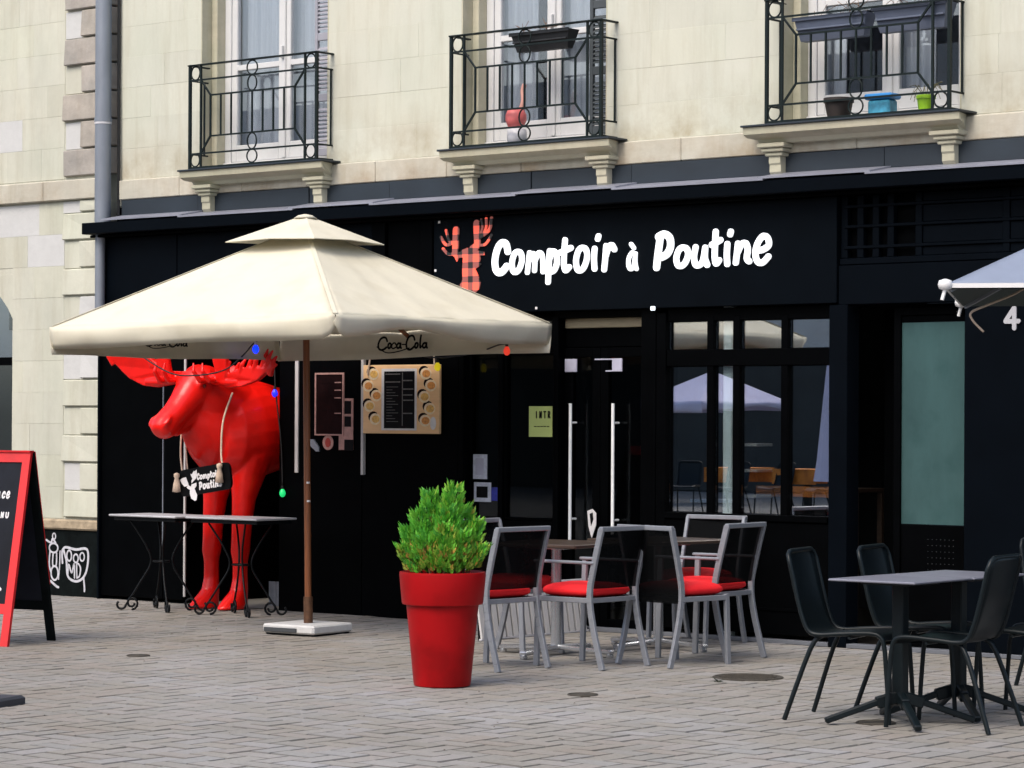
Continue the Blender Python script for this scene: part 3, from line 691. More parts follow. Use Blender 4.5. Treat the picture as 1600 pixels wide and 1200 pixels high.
# upper fascia left of the sign
for a, b in ((-4.45, -3.53), (-3.52, -2.50), (-2.49, -1.36)): part('fascia_panel', NAVY, (a, b, -.055, .05, 2.24, 3.028))
for a, b in ((-1.345, -1.21), (-.85, -.73)): part('pilaster', BLACK, (a, b, -.075, .05, 2.24, 3.028))
part('fascia_panel', BLACK, (-1.20, -.86, -.05, .05, 2.24, 3.028))
part('corner_post', NAVY, (-4.475, -4.452, -.06, .1, 0, 3.05))
# left wall panels
for a, b in ((-4.45, -3.705), (-3.695, -3.46)): part('wall_panel', BLACK, (a, b, -.03, .05, .03, 2.235))
part('edge_trim', WARMW, (-3.452, -3.432, -.037, -.022, .06, 2.235), b=.002)
part('edge_trim', ZINC, (-3.704, -3.696, -.036, .0, .45, 2.2), b=.001)
part('edge_trim', WARMW, (-2.185, -2.150, -.045, -.031, 1.095, 2.235), b=.002)
part('edge_trim', WARMW, (-1.462, -1.437, -.062, -.031, 1.09, 2.235), b=.002)
part('wall_panel', BLACK, (-2.37, -1.48, -.03, .05, .0, 2.235)); part('wall_panel', BLACK, (-1.475, -.50, -.03, .05, 0, 2.235))
# alcove
part('alcove', BLACK, (-3.46, -2.37, 2.6, 2.65, 0, 2.4), (-3.51, -3.462, .05, 2.6, 0, 2.4), (-2.368, -2.32, .05, 2.6, 0, 2.4), (-3.46, -2.37, .05, 2.6, 2.4, 2.45), b=0)
mb = MB().add([(-3.46, .0, .004), (-2.37, .0, .004), (-2.37, 2.6, .004), (-3.46, 2.6, .004)], [(0, 1, 2, 3)]); mb.build('alcove_floor', mat('alcove_floor_tile', (.24, .23, .21), .7, var=.2), sf)
part('fascia_backing', BLACK, (-4.45, 7.2, .13, .5, 2.46, 3.298), b=0); part('fascia_underside', BLACK, (-4.45, -.70, .05, .12, 2.235, 3.03), b=0); [part('wall_backing', BLACK, q_, b=0) for q_ in ((3.86, 7.2, .09, .5, 0, 2.45), (-4.40, -3.52, .06, .5, 0, 2.45), (-2.31, -.66, .06, .5, 0, 2.45))]
# door + side lights : openings from -0.5 to 1.32
def frame(name, x0, x1, z0, z1, y0, y1, w_, m_=BLACK, par=None): return part(name, m_, (x0, x0 + w_, y0, y1, z0, z1), (x1 - w_, x1, y0, y1, z0, z1), (x0 + w_, x1 - w_, y0, y1, z0, z0 + w_), (x0 + w_, x1 - w_, y0, y1, z1 - w_, z1), b=.003, par=par)
part('window_post', BLACK, (-.498, -.452, -.03, .12, 0, 2.3))
sl1 = frame('side_window', -.45, -.155, .78, 2.02, .04, .10, .018); MB().box(-.433, -.173, .066, .072, .80, 2.0).build('pane', DPANE, sl1)
tr1 = frame('transom_window', -.45, .37, 2.03, 2.28, .04, .10, .03); MB().box(-.42, .34, .066, .072, 2.06, 2.25).build('pane', DPANE, tr1)
part('window_post', BLACK, (-.153, -.112, .02, .12, 0, 2.02))
sl2 = frame('side_window', -.11, .37, .78, 2.02, .04, .10, .018); MB().box(-.092, .352, .066, .072, .80, 2.0).build('pane', DPANE, sl2)
part('stall_riser', BLACK, (-.45, .37, .02, .10, 0, .775))
part('door_jamb', BLACK, (.372, .415, .02, .14, 0, 2.28)); part('door_jamb', BLACK, (1.20, 1.33, -.02, .14, 0, 2.31))
part('door_lintel', BEIGE, (.416, 1.199, .10, .16, 2.19, 2.26)); part('door_head', BLACK, (.416, 1.199, .11, .15, 2.05, 2.188))
part('door_soffit', BLACK, (.372, 1.2, .03, .3, 2.262, 2.31))
for a, b in ((.418, .742), (.746, 1.197)):
    dr = frame('door', a, b, .012, 2.046, .10, .145, .07); MB().box(a + .07, b - .07, .120, .126, .082, 1.976).build('pane', DPANE, dr)
    hx = .525 if a < .5 else .915
    h = MB().tube([(hx, .03, .62 if a < .5 else .70), (hx, .03, 1.64)], .012, 10)
    for z in (.8, 1.5): h.tube([(hx, .03, z), (hx, .10, z)], .008, 6)
    h.build('handle', BAR, dr, smooth=50)
part('door_closer', LILW, (.425, .535, .085, .099, 1.87, 1.965), b=.003)
part('door_plate', LILW, (.86, .95, .085, .098, 1.87, 1.965), b=.003); part('door_plate_arm', LILW, (.70, .86, .088, .098, 1.955, 1.965), (.80, .86, .088, .098, 1.87, 1.88), b=.001)
# display window
xs4 = [(1.42, 1.76), (1.82, 1.98), (2.04, 2.38), (2.44, 2.78)]
part('window_post', BLACK, (1.335, 1.418, -.02, .12, 0, 2.28))
for k in range(3): part('window_mullion', BLACK, (xs4[k][1] + .002, xs4[k + 1][0] - .002, -.005, .07, .84, 2.25))
part('window_head', BLACK, (1.42, 2.78, .0, .10, 2.215, 2.305)); part('window_transom', BLACK, (1.42, 2.78, -.012, .06, 1.90, 2.015)); part('window_sill', BLACK, (1.42, 2.78, -.035, .10, .83, .875))
dw = frame('display_window', 1.415, 2.785, .876, 2.216, .070, .115, .012)
for a, b in xs4:
    MB().box(a, b, .030, .036, .88, 1.895).build('pane', PANE, dw); MB().box(a, b, .030, .036, 2.02, 2.21).build('pane', PANE, dw)
part('stall_riser', BLACK, (1.42, 2.79, -.02, .08, .06, .825)); part('plinth_strip', mat('grey_kerb_strip', (.12, .13, .15), .6), (-.45, 7.2, -.045, .05, .0, .028), b=.003)
part('stall_riser_moulding', BLACK, (1.42, 2.79, -.03, -.021, .22, .24), b=.002)
# right part
part('pilaster', NAVY, (2.80, 2.945, -.05, .10, 0, 2.30)); part('header', NAVY, (2.87, 7.2, -.045, .06, 2.30, 2.562)); part('header', NAVY, (2.87, 7.2, -.035, .06, 2.565, 2.61), b=.006)
part('grille_back', BLACK, (2.87, 7.2, .03, .06, 2.61, 3.028), b=0)
for z in (2.68, 2.82, 2.955): part('grille_rail', NAVY, (2.90, 7.2, -.030, .0, z - .008, z + .012), b=.003)
for x in (2.875, 3.0, 3.12, 3.235, 3.45, 4.1, 4.75): part('grille_bar', NAVY, (x, x + .05, -.022, .028, 2.612, 3.027), b=.003)
for z0, z1 in ((2.613, 2.670), (2.694, 2.809), (2.834, 2.944), (2.969, 3.026)): part('grille_slat', NAVY, (3.503, 4.098, -.012, .028, z0, z1), (4.152, 4.748, -.012, .028, z0, z1), (4.802, 7.2, -.012, .028, z0, z1), b=.003)
part('recess', BLACK, (2.947, 3.28, .42, .46, 0, 2.298), (2.947, 3.83, .10, .42, 2.28, 2.298), b=0)
tp = frame('door', 3.24, 3.828, .0, 2.275, .06, .11, .052); MB().box(3.292, 3.776, .08, .086, .84, 2.175).build('pane', TEAL, tp)
part('door_panel', BLACK, (3.292, 3.776, .075, .10, .052, .835)); part('door_panel', BLACK, (3.292, 3.776, .075, .10, 2.178, 2.222))
part('wall_panel', NAVY, (3.83, 7.2, -.03, .08, .03, 2.298)); 
mb = MB()
for i in range(7):
    for j in range(7): mb.box(3.50 + i * .032, 3.504 + i * .032, .070, .0745, .50 + j * .04, 504e-3 + j * .04)
mb.build('rivets', mat('tiny_grey_rivets', (.05, .055, .06), .4), sf)['kind'] = 'stuff'
# room behind the glass
rm = MB().box(-.6, 3.2, 3.4, 3.45, 0, 2.6).box(-.65, -.6, .15, 3.4, 0, 2.6).box(3.2, 3.25, .47, 3.4, 0, 2.6).box(-.6, 3.2, .15, 3.4, 2.5, 2.55); rm.build('shop_interior', ROOM, sf)
MB().box(-.6, 3.2, .15, 3.4, -.004, .002).build('shop_floor', mat('shop_floor_dark', (.04, .035, .03), .5), sf)
tag(MB().box(1.865, 1.945, .045, .10, .0, 2.48, .006).build('column', CYANGLOW), 'pale blue white post standing just behind the shop window', 'column')
sh = thing('shelf_unit', 'narrow dark shelf unit with pale shelves behind the window centre', 'shelf', (1.98, .3, 0))
MB().box(1.90, 1.905, .2, .4, 0, 1.5).build('side_panel', BLACK, sh)
for z in (.98, 1.16, 1.34): MB().box(1.906, 2.045, .20, .4, z, z + .022, .003).build('shelf', WHITE, sh)
ct = thing('serving_table', 'table with orange and gold cloth runner inside the shop window', 'table', (1.9, .75, 0))
MB().box(1.50, 2.62, .55, .95, 1.02, 1.05, .004).build('table_top', DARKWOOD, ct); MB().box(1.56, 2.6, .543, .549, .985, 1.06, .001).build('runner', ORANGE, ct)
for a in (1.53, 2.58):
    for b in (.58, .92): MB().box(a, a + .04, b, b + .04, 0, 1.018).build('leg', DARKWOOD, ct)

# ------------------------------------------------------------------ sign
GL = {
 'C': [[(.98, .70), (.86, .94), (.58, 1), (.26, .84), (.05, .46), (.10, .13), (.34, 0), (.62, .04), (.90, .20)]],
 'o': [[(.5, 1), (.2, .85), (.02, .45), (.12, .08), (.42, 0), (.75, .18), (.97, .6), (.85, .93)]],
 'm': [[(.04, 0), (.10, .5), (.16, 1)], [(.12, .55), (.30, .92), (.44, .9), (.48, .6), (.46, .08)], [(.48, .55), (.68, .95), (.86, .92), (.94, .6), (.96, .0)]],
 'p': [[(.10, 0), (.16, .5), (.24, 1)], [(.2, .72), (.5, .98), (.86, .90), (.96, .62), (.7, .38), (.26, .32)]],
 't': [[(.45, 1), (.36, .5), (.36, .18), (.52, .02), (.84, .12)], [(.02, .60), (.45, .66), (.98, .74)]],
 'i': [[(.30, .62), (.22, .3), (.30, 0)], [(.72, .92), (.82, 1.0)]],
 'r': [[(.06, 0), (.16, .5), (.22, .95)], [(.20, .55), (.42, .86), (.70, .98), (.95, .80)]],
 'a': [[(.78, .58), (.45, .66), (.08, .42), (.08, .12), (.36, 0), (.66, .16), (.84, .62)], [(.82, .62), (.82, .25), (.96, 0)], [(.35, 1.0), (.66, .84)]],
 'A': [[(.80, .85), (.45, 1), (.08, .65), (.06, .2), (.34, 0), (.66, .22), (.86, .95)], [(.84, .95), (.82, .35), (.97, 0)]],
 'P': [[(.04, 0), (.13, .4), (.26, .86)], [(.16, .93), (.55, 1.0), (.90, .88), (.96, .62), (.74, .40), (.34, .30)]],
 'u': [[(.16, 1), (.05, .5), (.14, .08), (.40, .02), (.66, .25), (.82, .95)], [(.82, .95), (.80, .4), (.96, .02)]],
 'n': [[(.06, 0), (.14, .5), (.20, .95)], [(.17, .5), (.44, .9), (.72, .95), (.86, .65), (.80, .2), (.96, .04)]],
 'e': [[(.12, .46), (.55, .50), (.90, .66), (.82, .93), (.52, 1), (.18, .74), (.04, .36), (.18, .05), (.5, 0), (.88, .22)]],
 'l': [[(.85, 1), (.5, .7), (.3, .25), (.45, 0), (.8, .12)]],
 'N': [[(.05, 0), (.1, 1)], [(.1, 1), (.85, 0)], [(.85, 0), (.95, 1)]], 'T': [[(.5, 0), (.5, 1)], [(.02, 1), (.98, 1)]], 'R': [[(.08, 0), (.08, 1)], [(.08, 1), (.7, .98), (.85, .75), (.6, .5), (.1, .48)], [(.4, .5), (.95, 0)]],
 'I': [[(.5, 0), (.5, 1)]], 'E': [[(.9, 1), (.1, 1)], [(.1, 1), (.1, 0)], [(.1, 0), (.9, 0)], [(.1, .5), (.75, .5)]], 'U': [[(.05, 1), (.05, .3), (.3, 0), (.7, 0), (.95, .3), (.95, 1)]],
 '4': [[(.66, 1), (.05, .36)], [(.05, .34), (.98, .34)], [(.68, .98), (.68, 0)]],
 '-': [[(0, .5), (1, .5)]], 'S': [[(.9, .85), (.5, 1), (.1, .8), (.3, .55), (.75, .42), (.9, .2), (.5, 0), (.08, .15)]]}
CLOSED = {'o'}
def glyph(mb, ch, x0, x1, z0, z1, wd, mp, d0, d1):
    h = wd / 2; k = 0
    for st in GL[ch]:
        pts = [(x0 + h + u * max(.001, x1 - x0 - wd), z0 + h + v * max(.001, z1 - z0 - wd)) for u, v in st]
        mb.ribbon(pts, wd, mp, d0, d1 + k * .0006, ch in CLOSED); k += 1
    return mb
sg = thing('shop_sign', 'black shop sign reading Comptoir à Poutine in lit white letters with a plaid moose head', 'sign', (1.07, -.06, 2.31))
MB().box(-.725, 2.865, -.062, .03, 2.312, 3.028, .004).build('board', SIGNB, sg)
SIGN = [('C', -0.142, 0.041, 2.580, 2.851), ('o', 0.030, 0.172, 2.584, 2.774), ('m', 0.175, 0.372, 2.581, 2.760), ('p', 0.364, 0.501, 2.502, 2.769), ('t', 0.484, 0.627, 2.577, 2.843), ('o', 0.629, 0.778, 2.577, 2.781), ('i', 0.781, 0.890, 2.585, 2.859), ('r', 0.882, 1.027, 2.577, 2.795),
        ('a', 1.108, 1.216, 2.578, 2.785), ('P', 1.344, 1.527, 2.572, 2.855), ('o', 1.524, 1.672, 2.580, 2.750), ('u', 1.672, 1.838, 2.578, 2.749), ('t', 1.828, 1.946, 2.582, 2.850), ('i', 1.944, 2.042, 2.581, 2.845), ('n', 2.025, 2.191, 2.588, 2.767), ('e', 2.190, 2.360, 2.581, 2.803)]
for ch, a, b, c, d_ in SIGN:
    wd = .052 if ch in 'CP' else (.029 if ch == 'a' else .042)
    if ch == 'm': wd = .036
    glyph(MB(), ch, a, b, c, d_, wd, WALL(-.066), 0, .016).build('letter', LETTER, sg)
lx = lambda px, py: (-.742 + px * .000640, 3.060 - py * .000500)
def lg(*ps): return [lx(*p) for p in ps]
LOGO = [lg((480, 545), (560, 520), (650, 545), (700, 560), (815, 590), (820, 640), (750, 640), (760, 690), (745, 750), (775, 770), (720, 815), (680, 835), (720, 920), (762, 1040), (745, 1130), (700, 1180), (600, 1230), (480, 1170), (448, 1070), (490, 990), (485, 840), (495, 660), (430, 660), (400, 720), (365, 650), (430, 610))]
ml = MB()
for p in LOGO: ml.prism(p, WALL(-.064), 0, .008)
ml.ribbon(lg((455, 600), (380, 590), (270, 600), (185, 515)), .022, WALL(-.064), 0, .0085); ml.ribbon(lg((375, 590), (380, 400), (385, 245)), .058, WALL(-.064), 0, .0090)
ml.ribbon(lg((380, 400), (290, 410), (230, 240)), .020, WALL(-.064), 0, .0095); ml.ribbon(lg((380, 410), (240, 460), (150, 340)), .022, WALL(-.064), 0, .0098)
ml.ribbon(lg((640, 540), (710, 480), (705, 320), (700, 165)), .058, WALL(-.064), 0, .0092); ml.ribbon(lg((700, 480), (830, 480), (930, 345)), .020, WALL(-.064), 0, .0096)
ml.ribbon(lg((700, 400), (820, 330), (900, 250), (925, 95)), .024, WALL(-.064), 0, .0099); ml.ribbon(lg((760, 370), (840, 250), (845, 95)), .018, WALL(-.064), 0, .0102); ml.ribbon(lg((740, 380), (790, 230), (770, 110)), .015, WALL(-.064), 0, .0105)
lo = ml.build('moose_logo', PLAID, sg)
for x, z in ((-.665, 3.005), (-.70, 2.64), (.28, 2.335)): MB().box(x - .01, x + .01, -.072, -.063, z - .01, z + .01, .003).build('fixing', PAINTW, sg)
sp = thing('spotlight', 'small lit white spotlight under the sign board above the door', 'spotlight', (1.34, -.06, 2.30))
MB().box(1.32, 1.36, -.075, -.063, 2.295, 2.325, .004).build('lamp', mat('lit_spot', (.8, .85, .9), .4, emit=(.85, .95, 1), estr=.7), sp); MB().box(1.33, 1.35, -.07, -.05, 2.326, 2.336).build('mount', BLACK, sp)
n4 = MB(); glyph(n4, '4', 4.115, 4.245, 2.105, 2.265, .030, WALL(-.034), 0, .008); tag(n4.build('house_number', mat('grey_white_number', (.40, .40, .42), .5)), 'white house number 4 on the navy wall at right', 'house number')

# ------------------------------------------------------------------ posters and notices
mbd = thing('menu_board', 'pale wooden menu board with printed dishes around a black menu sheet', 'menu board', (-1.05, -.05, 1.41))
part('panel', BOARDWOOD, (-1.44, -.66, -.062, -.036, 1.41, 1.935), b=.004, par=mbd)
part('menu_sheet', PAINTW, (-1.245, -.885, -.066, -.0625, 1.435, 1.905), b=.001, par=mbd)
part('menu_print', PRBLK, (-1.215, -.905, -.0685, -.0663, 1.45, 1.885), b=0, par=mbd)
part('menu_column', PRGREY, (-1.030, -1.022, -.0700, -.0687, 1.47, 1.875), *[(-1.02, -.925 + .01 * (k % 2), -.0700, -.0687, z, z + .009) for k, z in enumerate((1.56, 1.66, 1.70, 1.745, 1.81))], *[(-1.20, -1.05, -.0700, -.0687, z, z + .008) for z in (1.86, 1.80)], *[(-1.19, -1.07 - .03 * (k % 3), -.0697, -.0687, z, z + .004) for k, z in enumerate([1.50 + .022 * q for q in range(13)])], b=0, par=mbd)
DS = [(-1.33, 1.865, 0), (-1.385, 1.775, 1), (-1.30, 1.70, 1), (-1.37, 1.62, 0), (-1.31, 1.52, 2), (-.795, 1.865, 1), (-.745, 1.775, 1), (-.81, 1.69, 2), (-.755, 1.60, 2), (-.80, 1.51, 1)]
for x, z, kk in DS:
    sh_ = MB().prism(ell(x - .02, z + .018, .052, .042, n=14), WALL(-.062), 0, .0012).build('printed_shadow', PRMAR, mbd)
    MB().prism(ell(x, z, .056, .045, n=16), WALL(-.062), 0, .0026).build('printed_dish', DISH, mbd)
    MB().prism(ell(x + .006, z, .040, .029, n=14), WALL(-.062), 0, .0042).build('printed_food', FOOD if kk == 1 else FOOD2, mbd)
MB().prism(ell(-.72, 1.49, .03, .05, n=12), WALL(-.062), 0, .002).build('printed_figure', PAINTW, mbd)
for a, b in (((-1.32, 2.2), (-1.38, 1.86)), ((-.72, 2.2), (-.70, 1.93))):
    MB().tube([(a[0], -.074, a[1]), (b[0], -.074, b[1])], .007, 6).build('hanging_cord', ROPE, mbd)
ps = thing('framed_menu', 'dark maroon menu sheet in a thin pale frame beside the parasol pole', 'poster', (-1.83, -.04, 1.41))
part('sheet', PRMAR, (-1.955, -1.675, -.040, -.031, 1.40, 1.865), b=0, par=ps)
part('frame', PRPINK, (-1.97, -1.955, -.045, -.031, 1.39, 1.88), (-1.675, -1.660, -.045, -.031, 1.39, 1.88), (-1.955, -1.675, -.045, -.031, 1.39, 1.402), (-1.955, -1.675, -.045, -.031, 1.866, 1.88), b=.001, par=ps)
part('printed_lines', PRPINK, *[(-1.76, -1.69, -.0415, -.0402, z, z + .008) for z in (1.56, 1.68, 1.74, 1.80)], b=0, par=ps)
part('printed_lines', PRMAR, *[(-1.93, -1.79, -.0415, -.0402, z, z + .005) for z in (1.5, 1.6, 1.7, 1.8)], b=0, par=ps)
ps = thing('poster', 'small pink and black leaflet overlapping the framed menu at its lower right', 'poster', (-1.62, -.04, 1.28))
part('sheet', PRPINK, (-1.715, -1.565, -.0385, -.031, 1.28, 1.68), b=0, par=ps); part('print', PRBLK, (-1.655, -1.585, -.0400, -.0386, 1.56, 1.66), (-1.655, -1.585, -.0400, -.0386, 1.46, 1.54), (-1.655, -1.56, -.0400, -.0386, 1.275, 1.36), b=0, par=ps)
rb = thing('round_sticker', 'round pink and red sticker under the framed menu', 'sticker', (-1.84, -.04, 1.34))
MB().prism(ell(-1.835, 1.335, .058, .058, n=20), WALL(-.031), 0, .002).build('disc', PRPINK, rb); MB().prism(ell(-1.835, 1.335, .03, .038, n=16), WALL(-.031), 0, .0036).build('print', mat('sticker_red', (.3, .03, .02), .5), rb)
tag(MB().prism([(-2.03, 1.36), (-1.985, 1.36), (-1.925, 1.30), (-1.92, 1.265), (-1.955, 1.265), (-2.02, 1.31)], WALL(-.031), 0, .012).build('card_holder', ZINC), 'tilted grey card holder on the black wall left of the round sticker', 'card holder')
nt_ = thing('notice', 'yellow green paper notice reading INTR in the glass beside the door', 'notice', (.21, .05, 1.40))
part('paper', NOTE, (.115, .335, .056, .059, 1.395, 1.62), b=0, par=nt_)
q = MB()
for i, ch in enumerate('INTR'): glyph(q, ch, .172 + i * .04, .200 + i * .04, 1.53, 1.585, .010, WALL(.056), .0005, .0012)
for i in range(5): q.box(.165 + i * .03, .188 + i * .03, .0548, .0555, 1.468, 1.474)
q.build('lettering', PRBLK, nt_)
def sticker(name, label, x0, x1, z0, z1, m1, inner=None):
    o = thing(name, label, 'sticker', ((x0 + x1) / 2, .05, z0)); part('sheet', m1, (x0, x1, .058, .064, z0, z1), b=0, par=o)
    if inner: part('print', inner, (x0 + .025, x1 - .03, .0565, .0575, z0 + .03, z1 - .03), b=0, par=o)
sticker('sticker', 'tall white sticker low in the left side window', -.425, -.29, 1.075, 1.26, STICKW, LILW)
sticker('sticker', 'white framed sticker with a dark picture under the tall white one', -.415, -.25, .905, 1.05, STICKW, PRBLK)
sticker('sticker', 'blue sticker right of the white framed one in the side window', -.245, -.178, .915, 1.015, STICKB, None)
dl = thing('door_hanger', 'white pointed paper hanger dangling by the left door bar', 'door hanger', (.69, .06, .67))
MB().prism([(.655, .86), (.70, .875), (.735, .845), (.735, .76), (.695, .665), (.665, .75)], WALL(.075), 0, .006).build('paper', PAINTW, dl); MB().prism([(.678, .84), (.705, .85), (.712, .80), (.69, .75)], WALL(.075), 0, .008).build('print', PRBLK, dl)

# ------------------------------------------------------------------ cream parasol
def parasol(label, cx, cy, half, zr, apex, rz, canvas, under, vent=True, valance=True, name='parasol', dz=(0, 0, 0, 0)):
    t = thing(name, label, 'parasol', (cx, cy, 0), rz)
    def L(mb, n, m_, **k): return mb.build(n, m_, t, world=False, **k)
    n = 26; cor = [(-half, -half), (half, -half), (half, half), (-half, half)]
    top = MB()
    for q in range(4):
        a, b = Vector((*cor[q], zr + dz[q])), Vector((*cor[(q + 1) % 4], zr + dz[(q + 1) % 4])); ap = Vector((0, 0, apex)); vs = []; fs = []
        for i in range(n + 1):
            for j in range(n + 1):
                e = a.lerp(b, j / n); p = e.lerp(ap, i / n * .985)
                edge = math.sin(PI * j / n) if 0 < j < n else 0
                p.z -= .030 * edge * math.sin(PI * min(1, i / n * .9 + .08)) * (1 - .4 * i / n) * (half / 1.3)
                p.z += (.007 * math.sin(j * 1.05 + q + .9 * math.sin(i * .33)) + .004 * math.sin(j * 2.3 - i * .5 + q * 2)) * (1 - i / n) ** 1.3 * edge
                vs.append(p)
        for i in range(n):
            for j in range(n): fs.append((i * (n + 1) + j, i * (n + 1) + j + 1, (i + 1) * (n + 1) + j + 1, (i + 1) * (n + 1) + j))
        top.add(vs, fs)
    c = L(top, 'canopy', canvas, smooth=35, fix=False); md = c.modifiers.new('thickness', 'SOLIDIFY'); md.thickness = .004
    if valance:
        for q in range(4):
            a, b = Vector((*cor[q], zr + dz[q])), Vector((*cor[(q + 1) % 4], zr + dz[(q + 1) % 4])); d_ = (b - a).normalized(); o_ = Vector((d_.y, -d_.x, 0)); N_ = 40; vs = []; fs = []
            for j in range(N_ + 1):
                s = j / N_; p = a.lerp(b, s)
                drop = (.15, .15 - .07 * math.exp(-((s - .33) / .2) ** 2), .205, .195)[q] - (.10 * math.exp(-(((1 - s) if q == 0 else s) / .022) ** 2) if q < 2 else 0) + .006 * math.sin(s * 9 + q)
                for k in range(5):
                    f_ = k / 4; bulge = min(1, 9 * min(s, 1 - s)) * .026 * math.sin(PI * f_) * (.6 + .4 * math.sin(s * 11 + q * 2)) - .03 * f_ * f_ + .008 * math.sin(s * 37 + q) * f_
                    vs.append(p + o_ * (.006 + bulge) + Vector((0, 0, -drop * f_)))
            for j in range(N_):
                for k in range(4): fs.append((j * 5 + k, (j + 1) * 5 + k, (j + 1) * 5 + k + 1, j * 5 + k + 1))
            vb = L(MB().add(vs, fs), 'valance', canvas, smooth=True, fix=False); md = vb.modifiers.new('thickness', 'SOLIDIFY'); md.thickness = .004
    if vent:
        h = .40; vt = MB(); zv = apex - .125
        vs = [(-h, -h, zv), (h, -h, zv), (h, h, zv), (-h, h, zv), (0, 0, apex + .075), (-h, -h, zv - .012), (h, -h, zv - .012), (h, h, zv - .012), (-h, h, zv - .012), (0, 0, apex + .03)]
        mid = [((vs[i][0] + vs[(i + 1) % 4][0]) / 2, (vs[i][1] + vs[(i + 1) % 4][1]) / 2, zv + .012) for i in range(4)]
        vs2 = vs[:5] + mid
        vt.add(vs2, [(0, 5, 4), (5, 1, 4), (1, 6, 4), (6, 2, 4), (2, 7, 4), (7, 3, 4), (3, 8, 4), (8, 0, 4)])
        vo = L(vt, 'vent_cap', canvas, fix=False); md = vo.modifiers.new('thickness', 'SOLIDIFY'); md.thickness = .006
        L(MB().lathe([(.085, 0), (.05, .022), (.01, .03)], 16, (0, 0, apex + .050)), 'cap_top', canvas, smooth=True)
    return t, L
pr, PL_ = parasol('large square cream parasol with a brown pole and vented top', -.614, -1.57, 1.258, 2.178, 2.889, .09, CANVAS, CANVAS, dz=(-.03, .015, .035, -.015))
pole = MB().tube([(.060, -.02, .08), (.0, 0, 2.86)], .024, 16); PL_(pole, 'pole', WOOD, smooth=50)
PL_(MB().tube([(.060, -.020, .05), (.056, -.018, .26)], .033, 12), 'pole_sleeve', mat('rusty_steel', (.10, .045, .02), .6, metal=.3, var=.4, scale=25), smooth=50)
bs = MB().box(-.17, .29, -.25, .20, .012, .075, .012); bsl = PL_(bs, 'base', CONC)
PL_(MB().box(-.15, .14, -.262, -.248, .022, .052, .003), 'base_slot', mat('dark_slot', (.05, .055, .06), .6)); PL_(MB().box(-.15, .27, -.23, .18, .0, .012), 'base_foot', PRBLK)
for k in range(8):
    a = PI / 4 * k; l = 1.258 * (1.414 if k % 2 else 1) * .98; e = Vector((math.cos(a) * l, math.sin(a) * l, 2.155)); tp_ = Vector((0, 0, 2.82))
    PL_(MB().bar(tp_ + (e - tp_) * .03 - Vector((0, 0, .03)), e - Vector((0, 0, .02)), .018, .026), 'rib', WOOD)
    md_ = tp_ + (e - tp_) * .5 - Vector((0, 0, .045)); PL_(MB().bar((math.cos(a) * .04, math.sin(a) * .04, 2.25), md_, .014, .02), 'strut', WOOD)
PL_(MB().tube([(0, 0, 2.2), (0, 0, 2.3)], .05, 12), 'slider', WOOD, smooth=50)
for z, (px_, py_) in ((1.06, (.045, -.02)), (.93, (.05, -.02))): PL_(MB().box(px_ + .016, px_ + .032, py_ - .03, py_ - .012, z, z + .014), 'bolt', PAINTW)
for q in range(4):
    a = Vector(((-1, 1, 1, -1)[q] * 1.258, (-1, -1, 1, 1)[q] * 1.258, 2.178 + (-.03, .015, .035, -.015)[q])); b = Vector((0, 0, 2.885)); o_ = Vector((a.x, a.y, 0)).normalized().cross(Vector((0, 0, 1)))
    PL_(MB().bar(a.lerp(b, .005) + Vector((0, 0, .004)), a.lerp(b, .93) + Vector((0, 0, .004)), .028, .004), 'seam', CANVAS)
# brand lettering on the inner face of the two far valances
def coca(par, mp, m_):
    q = MB(); W0 = .052
    spec_ = [('C', 0, .105, 0, .105), ('o', .095, .14, .012, .062), ('c', .130, .182, .012, .062), ('A', .175, .235, .012, .062), ('C', .262, .36, 0, .115), ('o', .345, .39, .012, .062), ('l', .388, .42, .012, .115), ('A', .415, .475, .012, .062)]
    for ch, a, b, c_, d_ in spec_:
        glyph(MB(), 'C' if ch == 'c' else ch, a, b, c_, d_, .011 if ch == 'c' else .016, mp, .0, .0015).build('letter', m_, par, world=False)
    MB().ribbon([(.0, .03), (.09, -.012), (.2, -.004), (.30, .02)], .008, mp, 0, .002).build('swash', m_, par, world=False)
    MB().ribbon([(.235, .045), (.262, .045)], .009, mp, 0, .0022).build('hyphen', m_, par, world=False)
coca(pr, lambda u, v, d_: (-.27 + u, 1.258 - .055 - d_ , 2.03 + v * 1.05), PRBLK)
coca(pr, lambda u, v, d_: (-1.258 + .055 + d_, -.35 + u, 2.035 + v * .75), PRBLK)

# string lights
def lights(label, paths, bulbs):
    t = thing('string_light', label, 'string light', paths[0][0])
    for p in paths: MB().tube(catmull(p), .006, 6).build('wire', WIRE, t, smooth=True)
    for (x, y, z), k in bulbs:
        b = MB().lathe([(.007, -.030), (.018, -.022), (.025, -.006), (.024, .01), (.016, .026), (.010, .034)], 14, (x, y, z)).build('bulb', BULBS[k], t, smooth=True)
        MB().tube([(x, y, z + .034), (x, y, z + .062)], .012, 8).build('socket', PALE if k == 'blue lit' else WIRE, t, smooth=50); b['label'] = k + ' bulb'
lights('string of coloured bulbs strung from the parasol edge across the moose antlers', [[(-3.30, -.9, 2.12), (-3.06, -.9, 2.02), (-2.70, -.9, 1.87), (-2.4, -.9, 1.85), (-2.10, -.9, 1.89), (-1.90, -.9, 2.0), (-1.77, -.9, 2.10), (-1.6, -.9, 2.14)]], [((-1.77, -.9, 2.04), 'blue lit'), ((-2.86, -.9, 2.01), 'green dark')])
lights('dark cord with blue and green bulbs hanging down the edge of the moose alcove', [[(-2.40, -.06, 2.2), (-2.385, -.06, 1.78), (-2.33, -.05, 1.35), (-2.31, -.05, .99)]], [((-2.39, -.06, 1.72), 'blue'), ((-2.31, -.05, .93), 'green')])
